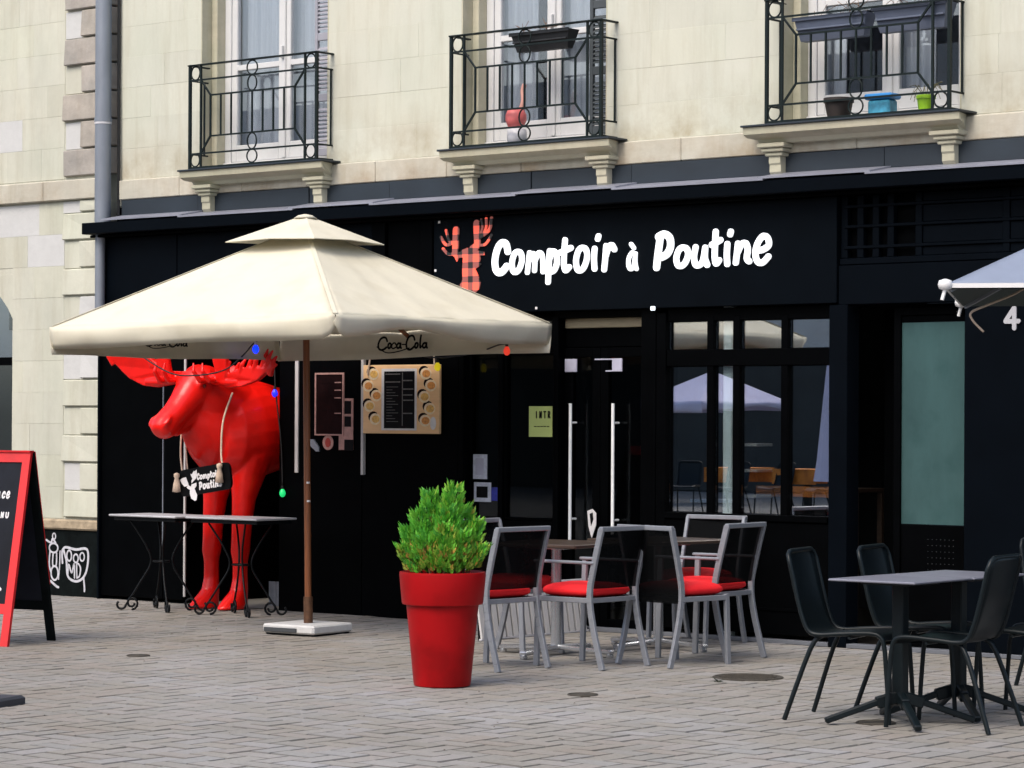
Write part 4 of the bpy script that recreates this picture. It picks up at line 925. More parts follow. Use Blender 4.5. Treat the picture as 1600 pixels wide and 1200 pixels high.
lights('string of bulbs under the right edge of the cream parasol, yellow and red', [[(-1.49, -.2, 2.24), (-1.22, -.2, 2.10), (-.83, -.2, 2.02), (-.56, -.2, 1.98), (-.20, -.2, 2.01), (.15, -.35, 2.06), (.36, -.5, 2.07), (.5, -.5, 2.16)]], [((-.56, -.2, 1.91), 'yellow'), ((.36, -.5, 2.01), 'red')])

# second parasol, at the right edge
p2, P2 = parasol('blue grey parasol with a white hem reaching in from the right over the black chairs', 6.66, -2.68, 1.175, 2.175, 2.78, R(28), GREYCAN, GREENUND, vent=False, valance=False)
P2(MB().tube([(0, 0, .05), (0, 0, 2.74)], .025, 12), 'pole', ALU, smooth=50); P2(MB().box(-.3, .3, -.3, .3, .0, .06, .01), 'base', CONC)
cor = [(-1.175, -1.175), (1.175, -1.175), (1.175, 1.175), (-1.175, 1.175)]
for q in range(4):
    a, b = cor[q], cor[(q + 1) % 4]; P2(MB().bar((*a, 2.17), (*b, 2.17), .012, .022), 'hem', WHITE)
    P2(MB().lathe([(.005, -.03), (.03, -.02), (.036, 0), (.03, .02), (.005, .028)], 12, (*a, 2.175)), 'corner_cap', WHITE, smooth=True)
    P2(MB().tube([(a[0] * 1.0, a[1] * 1.0, 2.155), (a[0] * 1.012, a[1] * 1.01, 2.10)], .009, 6), 'rib_tip', WHITE)
    P2(MB().bar((a[0] * .98, a[1] * .98, 2.15), (0, 0, 2.73), .016, .02), 'rib', ALU); P2(MB().bar((a[0] * .55, a[1] * .55, 2.40), (0, 0, 2.0), .012, .016), 'strut', ALU)
p2.scale = (1, .84, 1)
vs = [(*c_, 2.153) for c_ in cor] + [(0, 0, 2.74)]
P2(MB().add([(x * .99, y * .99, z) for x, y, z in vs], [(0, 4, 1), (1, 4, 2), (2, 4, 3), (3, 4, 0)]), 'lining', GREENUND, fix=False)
def p2loc(x, y, z):
    c_, s_ = math.cos(R(28)), math.sin(R(28)); dx, dy = x - 6.66, y + 2.68; return (c_ * dx + s_ * dy, (-s_ * dx + c_ * dy) / .84, z)
P2(MB().tube(catmull([p2loc(6.30, -3.62, 2.20), p2loc(6.24, -3.71, 2.14), p2loc(6.15, -3.79, 2.09), p2loc(6.085, -3.85, 2.05), p2loc(6.09, -3.845, 2.01), p2loc(6.13, -3.81, 1.955)]), .006, 6), 'tie_strap', ROPE, smooth=True)

# ------------------------------------------------------------------ moose statue
mo = thing('moose_statue', 'life size glossy red moose statue with broad antlers stepping out of the dark alcove', 'statue', (-2.80, 0, 0))
def ring(y, z, a, b, x=0., tilt=0.): return ((x, y, z), (a, 0, 0), (0, math.sin(tilt) * b, math.cos(tilt) * b))
def solid(mb, name, m_, par, vox=.013, it=6):
    o = mb.build('tmp', m_); md = o.modifiers.new('r', 'REMESH'); md.mode = 'VOXEL'; md.voxel_size = vox; md.use_smooth_shade = True
    md2 = o.modifiers.new('s', 'SMOOTH'); md2.factor = .5; md2.iterations = it
    dg = bpy.context.evaluated_depsgraph_get(); me = bpy.data.meshes.new_from_object(o.evaluated_get(dg)); me.name = name
    me.polygons.foreach_set('use_smooth', [True] * len(me.polygons)); bpy.data.objects.remove(o)
    if not me.materials: me.materials.append(m_)
    n = bpy.data.objects.new(name, me); COL.objects.link(n); n.parent = par; return n
B = MB()
B.loft([ring(-.42, 1.34, .10, .16), ring(-.36, 1.35, .20, .28), ring(-.24, 1.38, .28, .37), ring(-.05, 1.41, .325, .41), ring(.12, 1.435, .345, .395), ring(.45, 1.44, .35, .315), ring(.85, 1.36, .35, .34), ring(1.2, 1.39, .31, .31), ring(1.45, 1.40, .22, .24), ring(1.58, 1.41, .08, .10)], 24)
B.loft([ring(.12, 1.54, .24, .29, tilt=.25), ring(-.10, 1.57, .23, .27, tilt=.25), ring(-.30, 1.61, .20, .25, tilt=.25), ring(-.45, 1.68, .17, .21, tilt=.2), ring(-.57, 1.73, .13, .15, tilt=.1)], 20)
B.loft([ring(-.12, 1.42, .26, .36), ring(-.30, 1.43, .215, .35), ring(-.43, 1.44, .17, .33), ring(-.53, 1.46, .125, .27), ring(-.61, 1.49, .085, .19), ring(-.67, 1.52, .04, .10)], 20)   # dewlap
hd = [(-.35, 1.88, .10, .08), (-.43, 1.85, .142, .130), (-.51, 1.785, .152, .152), (-.59, 1.705, .138, .142), (-.67, 1.625, .116, .120), (-.745, 1.555, .106, .108), (-.815, 1.495, .110, .108), (-.875, 1.445, .108, .102), (-.915, 1.412, .088, .080), (-.932, 1.40, .055, .05)]
B.loft([ring(y, z, a, b, tilt=-.72) for y, z, a, b in hd], 20)
B.loft([ring(-.48, 1.64, .11, .12, tilt=-.72), ring(-.60, 1.53, .092, .085, tilt=-.72), ring(-.70, 1.45, .078, .06, tilt=-.72), ring(-.77, 1.40, .05, .035, tilt=-.72)], 14)  # jaw
for s in (-1, 1):
    B.loft([ring(-.50, 1.87, .04, .04, s * .115), ring(-.56, 1.835, .058, .045, s * .122), ring(-.62, 1.785, .03, .025, s * .115)], 10)   # brow
    B.loft([ring(-.87, 1.53, .02, .02, s * .075), ring(-.91, 1.50, .038, .032, s * .080), ring(-.95, 1.465, .028, .024, s * .072)], 8)       # nostril wing
    fy = -.21 if s < 0 else -.17; lx_ = s * .142
    lp = [(1.22, -.02, .155, .20), (1.05, -.06, .115, .16), (.88, -.10, .085, .11), (.72, -.12, .076, .092), (.57, -.13, .072, .086), (.46, -.14, .070, .085), (.38, -.14, .057, .066), (.25, -.14, .057, .066), (.15, -.15, .066, .080), (.09, -.19, .076, .115), (.03, -.22, .082, .150), (.002, -.23, .082, .155)]
    B.loft([((lx_, y + (fy + .14), z), (a, 0, 0), (0, b, 0)) for z, y, a, b in lp], 16)
    hp_ = [(1.35, 1.28, .17, .25), (1.1, 1.26, .14, .19), (.88, 1.24, .10, .13), (.70, 1.34, .07, .08), (.60, 1.38, .06, .07), (.40, 1.34, .05, .055), (.15, 1.30, .055, .06), (.06, 1.24, .07, .11), (.002, 1.22, .075, .12)]
    B.loft([((s * .16, y, z), (a, 0, 0), (0, b, 0)) for z, y, a, b in hp_], 14)
solid(B, 'body', RED, mo)
for s in (-1, 1):
    E_ = MB().loft([((s * .10, -.42, 1.86), (0, .03, 0), (0, 0, .03)), ((s * .17, -.38, 1.885), (0, .02, 0), (0, .02, .05)), ((s * .24, -.36, 1.90), (0, .015, 0), (0, .02, .045)), ((s * .29, -.35, 1.91), (0, .006, 0), (0, .006, .01))], 12)
    solid(E_, 'ear', RED, mo, .008, 3)
    MB().lathe([(.003, -.018), (.014, -.01), (.018, 0), (.014, .01), (.003, .018)], 12, (s * .142, -.575, 1.775)).build('eye', mat('dark_red_eye', (.18, .004, .004), .2), mo, world=False, smooth=True)
    A = MB()
    if s > 0:
        zb, low, upp, brow = 1.845, [(.05, -.02), (.2, -.06), (.38, -.088), (.58, -.075), (.76, -.03), (.90, .05)], [(.935, .10), (.80, .085), (.62, .065), (.45, .03), (.3, .0), (.15, .035), (.05, .05)], .15
        tines = [(.40, .02, .05, .10), (.50, .04, .05, .07), (.58, .055, .06, .085), (.66, .07, .07, .10), (.74, .075, .075, .115), (.82, .085, .07, .125), (.88, .09, .06, .11), (.92, .085, .055, .07), (.91, .06, .06, .03)]
    else:
        zb, low, upp, brow = 1.85, [(.05, -.02), (.2, -.055), (.4, -.085), (.55, -.07), (.70, -.01), (.83, .09), (.895, .17)], [(.86, .25), (.72, .27), (.58, .24), (.45, .16), (.3, .05), (.15, .04), (.05, .05)], .07
        tines = [(.45, .13, .02, .10), (.55, .2, .03, .12), (.65, .23, .04, .13), (.74, .24, .04, .12), (.82, .23, .05, .11), (.875, .19, .05, .08), (.885, .15, .04, .04)]
    def mpa(u, v, d_): return (s * u, -.50 - .09 * math.sin(min(1, u) * PI * .6) - .16 * v * min(1, u / .4) + d_ + .012 * math.sin(u * 40) * (1 if d_ < 0 else 0), zb + v)
    A.prism(low + upp, mpa, -.022, .020)
    for u, v, du, dv in tines:
        p0, p1, p2 = mpa(u - du * .5, v - .05, 0), mpa(u + du * .35, v + dv * .45, -.01), mpa(u + du, v + dv, .0)
        A.tube([p0, p1, p2], [.026, .020, .008], 10)
    A.tube([(s * .05, -.47, zb + .015), (s * .2, -.52, zb - .015), (s * .36, -.56, zb - .04), (s * .52, -.57, zb - .04)], [.045, .042, .036, .026], 12)
    bp_ = [(.14, -.04), (.13, .06), (.10, .16), (.09, .27), (.15, .33), (.20, .34), (.245, .31), (.25, .18), (.255, .09), (.24, -.04)]
    A.prism(bp_, lambda u, v, d_: (s * (u + brow + .25 * v), -.58 - .22 * v + d_, zb - .01 + v * .85), -.020, .020)
    for u0 in (.16, .26):
        A.tube([(s * u0, -.53, zb - .02), (s * (u0 + .02), -.66, zb - .03), (s * (u0 + .01), -.72, zb + .04), (s * u0, -.71, zb + .11)], [.026, .024, .017, .007], 10)
    solid(A, 'antler', RED, mo, .0075, 2)
# plaque hung round the neck
pq = thing('hanging_plaque', 'black plaque with white moose head and shop name hung round the moose neck on rope', 'plaque', (-2.60, -.60, 1.03), 0)
ca, sa = math.cos(R(8)), math.sin(R(8))
def pm(u, v, d_): return (-2.60 + u * ca - v * sa, -.60 - d_, 1.04 + u * sa + v * ca)
rr = .05; out = []
for cx_, cz_, a0 in ((.285 - rr, .105 - rr, 0), (-.285 + rr, .105 - rr, 90), (-.285 + rr, -.105 + rr, 180), (.285 - rr, -.105 + rr, 270)): out += [(cx_ + rr * math.cos(R(a0 + 15 * i)), cz_ + rr * math.sin(R(a0 + 15 * i))) for i in range(7)]
MB().prism(out, pm, 0, .022).build('board', PRBLK, pq)
q = MB(); ox = lambda x, y: ((x - 800) * .00046, (520 - y) * .00046)
q.prism([ox(*p) for p in ((400, 570), (455, 600), (480, 560), (530, 555), (600, 545), (590, 600), (540, 640), (560, 700), (590, 760), (560, 840), (520, 850), (440, 800), (415, 720), (425, 650), (370, 620), (350, 590))], pm, .022, .0245)
q.prism([ox(*p) for p in ((200, 450), (260, 430), (355, 420), (375, 480), (400, 540), (400, 570), (300, 580), (240, 520))], pm, .022, .0240)
q.prism([ox(*p) for p in ((470, 380), (510, 390), (560, 340), (590, 350), (630, 325), (625, 420), (590, 480), (510, 520), (480, 545), (480, 500), (510, 470))], pm, .022, .0242)
q.build('moose_logo', PAINTW, pq)
def word(txt, x, z, wd, h, sw, sp, par, mp, m_, d0, d1):
    q = MB()
    for ch in txt:
        w2 = wd * {'m': 1.45, 'i': .55, 't': .8, 'I': .3, 'r': .8, 'l': .5}.get(ch, 1); hh = h if ch in 'CPtiNTRIEUl' else h * .72; zz = z - (h * .28 if ch == 'p' else 0); hh = h * .95 if ch == 'p' else hh
        if ch != ' ': glyph(q, ch, x, x + w2, zz, zz + hh, sw, mp, d0, d1)
        x += w2 + sp
    return q.build('lettering', m_, par)
word('Comptoir', -.085, .005, .035, .055, .012, -.002, pq, pm, PAINTW, .022, .0238); word('Poutine', -.070, -.075, .042, .066, .014, -.001, pq, pm, PAINTW, .022, .0238)
for x0, x1 in ((-.25, -.16), (.205, .14)):
    a = pm(x0, .08, .012); top_ = (-2.80 + (x1 * 1.55), -.40 if x1 < 0 else -.34, 1.72)
    MB().tube(catmull([a, (a[0] * .7 + top_[0] * .3, -.58, 1.25), (a[0] * .35 + top_[0] * .65, -.50, 1.5), top_]), .008, 8).build('rope', ROPE, pq, smooth=True)
    tx, ty, tz = pm(x0 - .03 if x0 < 0 else x0, .075 if x0 > 0 else .06, .03)
    MB().lathe([(.005, .03), (.024, .02), (.024, 0), (.016, -.014), (.028, -.06), (.034, -.12), (.005, -.125)], 12, (tx, ty - .02, tz)).build('tassel', ROPE, pq, smooth=True)
MB().tube(catmull([pm(-.19, .09, .012), (-2.88, -.56, 1.35), (-2.98, -.44, 1.62)]), .006, 6).build('rope', ROPE, pq, smooth=True)
# things behind the moose in the alcove
cr = MB(); vs = []
for i in range(40): vs += [(-2.80 + i * .011, .30 + .012 * math.sin(i * 1.6), .0), (-2.80 + i * .011, .30 + .012 * math.sin(i * 1.6), .20)]
cr.add(vs, [(2 * i, 2 * i + 2, 2 * i + 3, 2 * i + 1) for i in range(39)])
tag(cr.build('corrugated_sheet', mat('grey_corrugated', (.26, .28, .32), .6, var=.2, scale=9), fix=False), 'low grey corrugated sheet on the alcove floor behind the moose', 'sheet')
tag(MB().lathe([(.01, 0), (.10, .0), (.12, .15), (.11, .30), (.05, .36), (.01, .37)], 16, (-2.30 - .16, .25, 0)).build('garden_statuette', mat('dull_stone_grey', (.16, .16, .12), .8, var=.3), smooth=True), 'dull grey rounded lump beside the alcove edge behind the moose', 'lump')

# ------------------------------------------------------------------ scroll foot tables
def scroll_table(x, y, top_l, label, i):
    t = thing('scroll_foot_table', label, 'table', (x, y, 0), 0, 'iron tables with scrolled feet')
    hx, hy = top_l / 2, .22
    MB().box(x - hx, x + hx, y - hy, y + hy, .742, .758, .005).build('table_top', mat('pale_grey_tin_top', (.44, .44, .46), .45, var=.12), t); MB().box(x - hx + .03, x + hx - .03, y - hy + .03, y + hy - .03, .712, .741, .003).build('apron', IRONP, t)
    for sx in (-1, 1):
        for sy in (-1, 1):
            p = [(x + sx * .20, y + sy * .15, .71), (x + sx * .10, y + sy * .08, .52), (x + sx * .07, y + sy * .05, .38), (x + sx * .14, y + sy * .10, .22), (x + sx * .24, y + sy * .16, .04)]
            lg_ = MB().tube(catmull(p), .008, 8).build('leg', IRONP, t, smooth=True)
            d1 = (sx * .84, sy * .54); c0 = Vector((x + sx * .24, y + sy * .16, .045)); pts = []
            for k in range(16):
                a = -PI / 2 + k * 2 * PI / 12; r_ = .052 * (1 - k / 26); pts.append(c0 + Vector((-d1[0] * (.05 + r_ * math.cos(a)), -d1[1] * (.05 + r_ * math.cos(a)), .012 + r_ * math.sin(a))))
            MB().tube(pts, .009, 8).build('scroll', IRONP, lg_, smooth=True)
            pts = [c0 + Vector((d1[0] * (.035 - .035 * math.cos(a_)), d1[1] * (.035 - .035 * math.cos(a_)), -.002 - .033 * math.sin(a_))) for a_ in [k * PI / 8 for k in range(11)]]
            MB().tube(pts, .009, 8).build('toe_scroll', IRONP, lg_, smooth=True)
    MB().tube([(x + .075 * math.cos(k * PI / 8), y + .055 * math.sin(k * PI / 8), .39) for k in range(16)], .008, 6, closed=True).build('collar', IRONP, t, smooth=True)
scroll_table(-3.02, -.68, .76, 'thin black iron table with scrolled feet, nearer the stone building, beside the moose', 0)
scroll_table(-2.20, -.62, .78, 'thin black iron table with scrolled feet standing right in front of the moose legs', 1)

# ------------------------------------------------------------------ planter and shrub
pt = thing('planter', 'tall tapered red plastic planter with a thick rim', 'planter', (2.66, -3.84, 0))
MB().lathe([(.145, 0), (.160, .004), (.164, .02), (.207, .47), (.203, .475)], 48, (2.66, -3.84, 0)).build('tub', POTRED, pt, smooth=40)
MB().lathe([(.208, .463), (.228, .466), (.232, .475), (.247, .632), (.245, .648), (.236, .650), (.228, .642), (.222, .60)], 48, (2.66, -3.84, 0)).build('rim', POTRED, pt, smooth=40)
MB().lathe([(.224, .585), (.224, .598), (.10, .612), (.005, .615)], 32, (2.66, -3.84, 0)).build('soil', SOIL, pt)
shb = thing('conifer_shrub', 'bright green bushy conifer with two peaks growing in the red planter', 'shrub', (2.66, -3.84, .60))
rf = random.Random(17); LOB = [(-.20, .02, .90, .055), (-.075, 0, 1.10, .065), (.065, -.02, 1.145, .065), (.19, .01, .94, .055), (.01, -.14, .92, .075), (0, .12, 1.02, .075), (-.11, -.12, .86, .06), (.11, -.12, .88, .06), (-.13, .08, .98, .06), (.13, .08, 1.02, .06), (-.225, -.06, .80, .045), (.22, -.05, .80, .045), (.02, -.19, .80, .06), (-.01, .0, 1.02, .06), (.03, -.07, 1.02, .055), (-.14, -.02, 1.0, .05)]
for li, (a, dp, zt, rad) in enumerate(LOB):
    c = Vector((2.66, -3.84, 0)) + rgt * a * .55 + fwd * dp * .55; tip = Vector((2.66, -3.84, 0)) + rgt * a + fwd * dp
    st = MB().tube([(c.x, c.y, .61), (c.x * .5 + tip.x * .5, c.y * .5 + tip.y * .5, .61 + (zt - .61) * .45), (tip.x, tip.y, zt - .04)], [.009, .006, .002], 6).build('stem', BROWN, shb)
    mb = MB(); tn = []
    for k in range(int(80 + 420 * (zt - .62))):
        h = rf.random() ** .8; z0 = .64 + (zt - .66) * h; ax = c.lerp(tip, h); rr = rad * (1.05 - .62 * h ** 1.8) * math.sqrt(rf.random()) * 1.25; an = rf.uniform(0, 2 * PI)
        p = Vector((ax.x + rr * math.cos(an), ax.y + rr * math.sin(an), z0))
        outd = Vector((p.x - 2.66, p.y + 3.84, 0)) * 1.6 + Vector((math.cos(an), math.sin(an), 0)) * .45 + Vector((0, 0, 1.0 + rf.uniform(-.3, .4))); outd.normalize()
        tone = min(1, max(0, rf.gauss(.33, .16) + (.40 if z0 < .80 and rf.random() < .45 else 0) + (.22 if a > -.05 and rf.random() < .4 else 0)))
        sd = outd.cross(Vector((rf.uniform(-1, 1), rf.uniform(-1, 1), rf.uniform(-1, 1)))).normalized(); l = rf.uniform(.036, .066)
        nb = 7
        for b_ in range(nb):
            if b_ == nb - 1: dd = outd; bp = p + outd * l * .55; ll = l * .6
            else:
                s_ = 1 if b_ % 2 else -1; bp = p + outd * l * (.12 + .16 * (b_ // 2)); dd = (outd + sd * s_ * .75).normalized(); ll = l * (.55 - .09 * (b_ // 2))
            nrm = dd.cross(outd if b_ < nb - 1 else sd)
            if nrm.length < 1e-4: nrm = dd.orthogonal()
            nrm.normalize(); wv = dd.cross(nrm).normalized() * ll * .19
            mid_ = bp + dd * ll * .45 + nrm * .002; mb.add([bp, mid_ + wv, bp + dd * ll, mid_ - wv], [(0, 1, 2, 3)]); tn += [min(1, tone + rf.uniform(-.06, .06))] * 4
    o = mb.build('branch', LEAF, shb, fix=False); at = o.data.attributes.new('tone', 'FLOAT', 'POINT'); at.data.foreach_set('value', tn)

# ------------------------------------------------------------------ aluminium chairs and tables
def bent(mb, pts, wx, wy):
    for p, q in zip(pts[:-1], pts[1:]): mb.bar(p, q, wx, wy, .003, upv=(1, 0, 0))
    return mb
def alu_chair(arms):
    t = thing('cafe_chair', '', 'chair')
    def L(mb, n, m_, **k): return mb.build(n, m_, t, world=False, **k)
    for s in (-1, 1):
        x = s * .225
        pts = catmull([(x, .285, 0), (x, .215, .25), (x, .185, .45), (x, .215, .62), (x, .275, .855)], n=4)
        m_ = MB()
        for p, q in zip(pts[:-1], pts[1:]): m_.bar(p, q + (q - p) * .03, .024, .038, .003, upv=(0, 1, 0))
        L(m_, 'back_post', ALU)
        L(MB().bar((x, -.235, 0), (x, -.215, .64 if arms else .44), .024, .036, .003, upv=(0, 1, 0)), 'front_leg', ALU)
        L(MB().bar((x, -.215, .418), (x, .19, .418), .022, .032, .003), 'seat_rail', ALU)
        if arms: L(MB().bar((x, -.25, .648), (x, .225, .648), .040, .018, .005), 'armrest', ALU)
    L(MB().bar((-.225, -.215, .418), (.225, -.215, .418), .022, .03, .003), 'front_rail', ALU); L(MB().bar((-.225, .185, .418), (.225, .185, .418), .022, .03, .003), 'rear_rail', ALU)
    L(MB().bar((-.237, .278, .855), (.237, .278, .855), .030, .030, .004), 'top_rail', ALU)
    vs = []; n = 8
    for i in range(n + 1):
        f_ = i / n; z_ = .49 + f_ * .35; y_ = .195 + .075 * f_ ** 1.3
        for j in range(7): xx = -.214 + .428 * j / 6; vs.append((xx, y_ + .018 * math.sin(PI * j / 6), z_))
    L(MB().add(vs, [(i * 7 + j, i * 7 + j + 1, (i + 1) * 7 + j + 1, (i + 1) * 7 + j) for i in range(n) for j in range(6)]), 'back_sling', MESH, smooth=True, fix=False)
    L(MB().box(-.214, .214, -.20, .18, .424, .432), 'seat_sling', MESH)
    cu = MB(); N = 10; vs = []
    def bx(u): return math.copysign(abs(u) ** .35, u)
    for i in range(N + 1):
        ph = -PI / 2 + PI * i / N
        for j in range(24):
            th = 2 * PI * j / 24; cx_ = math.copysign(abs(math.cos(th)) ** .35, math.cos(th)); cy_ = math.copysign(abs(math.sin(th)) ** .35, math.sin(th)); rr = abs(math.cos(ph)) ** .5 if i not in (0, N) else .01
            vs.append((.222 * cx_ * rr, -.025 + .215 * cy_ * rr, .474 + .046 * math.sin(ph) - .006 * abs(cx_ * rr)))
    cu.add(vs, [(i * 24 + j, i * 24 + (j + 1) % 24, (i + 1) * 24 + (j + 1) % 24, (i + 1) * 24 + j) for i in range(N) for j in range(24)])
    L(cu, 'cushion', CUSH, smooth=True)
    return t
GRP = 'aluminium chairs with red cushions at the terrace tables'
ac, aa = alu_chair(False), alu_chair(True)
place(ac, 0, (2.11, -2.77, 0), R(-93), 'aluminium chair with red cushion partly hidden behind the red planter', GRP)
place(aa, 0, (2.48, -2.25, 0), R(-91), 'aluminium armchair with red cushion, nearest in the middle of the group', GRP)
cc = place(ac, 1, (2.81, -1.79, 0), R(172), 'aluminium chair with its black mesh back flat toward the camera, between two others', GRP)
for ch in cc.children:
    if ch.name.startswith('back_sling'): ch.scale = (1, 1, 1.28); ch.location.z = .84 * (1 - 1.28)      # its sling reaches down to the seat rail
place(aa, 1, (2.69, -1.28, 0), R(-86), 'aluminium armchair at the right end of the group, nearest the display window', GRP)
place(ac, 1, (1.58, -1.90, 0), R(95), 'aluminium chair across the near table, facing right toward the shop door side', GRP)
place(ac, 1, (2.0, -.46, 0), R(4), 'aluminium chair with its back against the shopfront behind the far table', GRP)
def star_table(top_m, base_m):
    t = thing('cafe_table', '', 'table')
    def L(mb, n, m_, **k): return mb.build(n, m_, t, world=False, **k)
    L(MB().box(-.34, .34, -.34, .34, .705, .73, .006), 'table_top', top_m); L(MB().box(-.15, .15, -.15, .15, .69, .704, .003), 'top_plate', base_m)
    L(MB().tube([(0, 0, .05), (0, 0, .69)], .034, 16), 'column', base_m, smooth=50)
    for k in range(4):
        a = PI / 2 * k; c_, s_ = math.cos(a), math.sin(a)
        L(MB().bar((c_ * .02, s_ * .02, .055), (c_ * .42, s_ * .42, .036), .055, .03, .008), 'foot_arm', base_m); L(MB().lathe([(.02, 0), (.024, .005), (.024, .02), (.01, .03)], 10, (c_ * .40, s_ * .40, 0)), 'foot_pad', base_m, smooth=40)
    return t
POL = mat('polished_aluminium', (.55, .57, .60), .25, metal=.8, var=.05)
ta = star_table(DARKWOOD, POL)
place(ta, 0, (1.86, -1.80, 0), R(8), 'dark topped cafe table with a four armed aluminium foot, nearer of the two', 'dark topped terrace tables')
place(ta, 1, (2.03, -.92, 0), R(-6), 'dark topped cafe table with a four armed aluminium foot, nearer the shop door', 'dark topped terrace tables')
# low slatted screen near the door
sc = thing('low_screen', 'low white screen with dark diagonal gaps standing behind the terrace chairs', 'screen', (.76, -.55, 0))
part('backing', PRBLK, (.735, .75, -1.25, -.05, .0, .36), b=.002, par=sc); part('frame', PALE, (.735, .772, -1.25, -.05, .36, .38), (.735, .772, -1.25, -.05, .0, .012), b=.002, par=sc)
for k in range(17):
    y0 = -1.24 + k * .07
    mb = MB(); mb.add([(.752, y0, .014), (.752, y0 + .048, .014), (.752, y0 - .02, .358), (.752, y0 - .068, .358), (.768, y0, .014), (.768, y0 + .048, .014), (.768, y0 - .02, .358), (.768, y0 - .068, .358)], [(0, 1, 2, 3), (4, 7, 6, 5), (0, 4, 5, 1), (1, 5, 6, 2), (2, 6, 7, 3), (3, 7, 4, 0)])
    mb.build('slat', WHITE, sc)

# ------------------------------------------------------------------ black chairs and tables
def bistro_chair():
    t = thing('bistro_chair', '', 'chair')
    def L(mb, n, m_, **k): return mb.build(n, m_, t, world=False, **k)
    hw = .205
    side = catmull([(-.235, .385), (-.21, .44), (-.15, .455), (0, .445), (.12, .435), (.175, .46), (.205, .54), (.235, .66), (.27, .80)], n=5)
    prof_ = [(-.235, .39), (-.215, .435), (-.16, .452), (0, .444), (.11, .436), (.165, .455), (.20, .53), (.235, .66), (.268, .80)]
    pc = [Vector((0, y, z)) for y, z in prof_]; pc = catmull(pc, n=5)
    rt = len(pc)
    for s in (-1, 1):
        x = s * hw
        p = [(x, -.262, 0), (x, -.250, .20), (x, -.238, .36)] + [(x, v.y, v.z) for v in pc[2:]]
        if s == 1: pass
        top_c = [(x, .268, .80), (s * (hw - .012), .279, .835), (s * (hw - .05), .284, .852)]
        L(MB().tube(p + top_c[1:], .0125, 8), 'frame_tube', CHAIRBLK, smooth=60)
        L(MB().tube(catmull([(s * (hw - .03), .10, .432), (s * (hw - .015), .16, .36), (s * (hw + .02), .285, 0)], n=4), .0125, 8), 'rear_leg', CHAIRBLK, smooth=60)
    L(MB().tube([(-hw + .05, .284, .852), (hw - .05, .284, .852)], .0125, 8), 'top_tube', CHAIRBLK, smooth=60)
    L(MB().tube([(-hw, -.05, .425), (hw, -.05, .425)], .008, 6), 'cross_tube', CHAIRBLK, smooth=60)
    vs = []; ex = pc[3:] + [Vector((0, .278, .835)), Vector((0, .283, .848))]
    for i, v in enumerate(ex):
        wv = hw - .006 if i < len(ex) - 2 else (hw - .02 if i == len(ex) - 2 else hw - .05)
        back = max(0., min(1., (v.z - .46) / .2))
        for j in range(9):
            u = -1 + 2 * j / 8; vs.append((wv * u, v.y + .028 * back * (1 - u * u), v.z - .008 * (1 - back) * (1 - u * u)))
    sh_ = L(MB().add(vs, [(i * 9 + j, i * 9 + j + 1, (i + 1) * 9 + j + 1, (i + 1) * 9 + j) for i in range(len(ex) - 1) for j in range(8)]), 'seat_shell', CHAIRBLK, smooth=True, fix=False)
    md = sh_.modifiers.new('thickness', 'SOLIDIFY'); md.thickness = .004; md.offset = 0
    return t
bc = bistro_chair(); G2 = 'black metal bistro chairs'
place(bc, 0, (5.34, -3.74, 0), R(104), 'black metal chair at the left front of the black table, back edge toward the camera', G2)
place(bc, 1, (5.40, -3.16, 0), R(100), 'black metal chair at the left rear, half hidden by the grey table top', G2)
place(bc, 1, (5.92, -3.74, 0), R(-82), 'black metal chair with its back to the camera, right in front of the table', G2)
place(bc, 1, (6.0, -3.02, 0), R(-84), 'black metal chair at the right rear of the tables, cut off by the edge', G2)
place(bc, 1, (5.45, -1.55, 0), R(60), 'far black metal chair behind the others, its rounded top against the navy wall', G2)
def y_table():
    t = thing('bistro_table', '', 'table')
    def L(mb, n, m_, **k): return mb.build(n, m_, t, world=False, **k)
    L(MB().box(-.25, .25, -.28, .28, .718, .730, .004), 'table_top', TABLETOP); L(MB().box(-.14, .14, -.15, .15, .700, .717, .004), 'top_plate', CHAIRBLK)
    L(MB().box(-.032, .032, -.032, .032, .10, .70, .006), 'column', CHAIRBLK)
    for k in range(4):
        a = PI / 4 + PI / 2 * k; c_, s_ = math.cos(a), math.sin(a); m_ = MB()
        pts = [(.0, .17), (.06, .145), (.20, .085), (.36, .015)]; 
        m_.bar((0, 0, .14), (c_ * .12, s_ * .12, .105), .042, .06, .006); m_.bar((c_ * .11, s_ * .11, .112), (c_ * .38, s_ * .38, .018), .036, .032, .006)
        L(m_, 'foot_arm', CHAIRBLK)
    return t
yt = y_table()
place(yt, 0, (5.66, -3.80, 0), 0, 'grey topped black table with spread feet, nearer the camera', 'grey topped tables on black spread feet')
place(yt, 1, (5.665, -3.235, 0), 0, 'grey topped black table with spread feet, pushed against the far side of the other', 'grey topped tables on black spread feet')

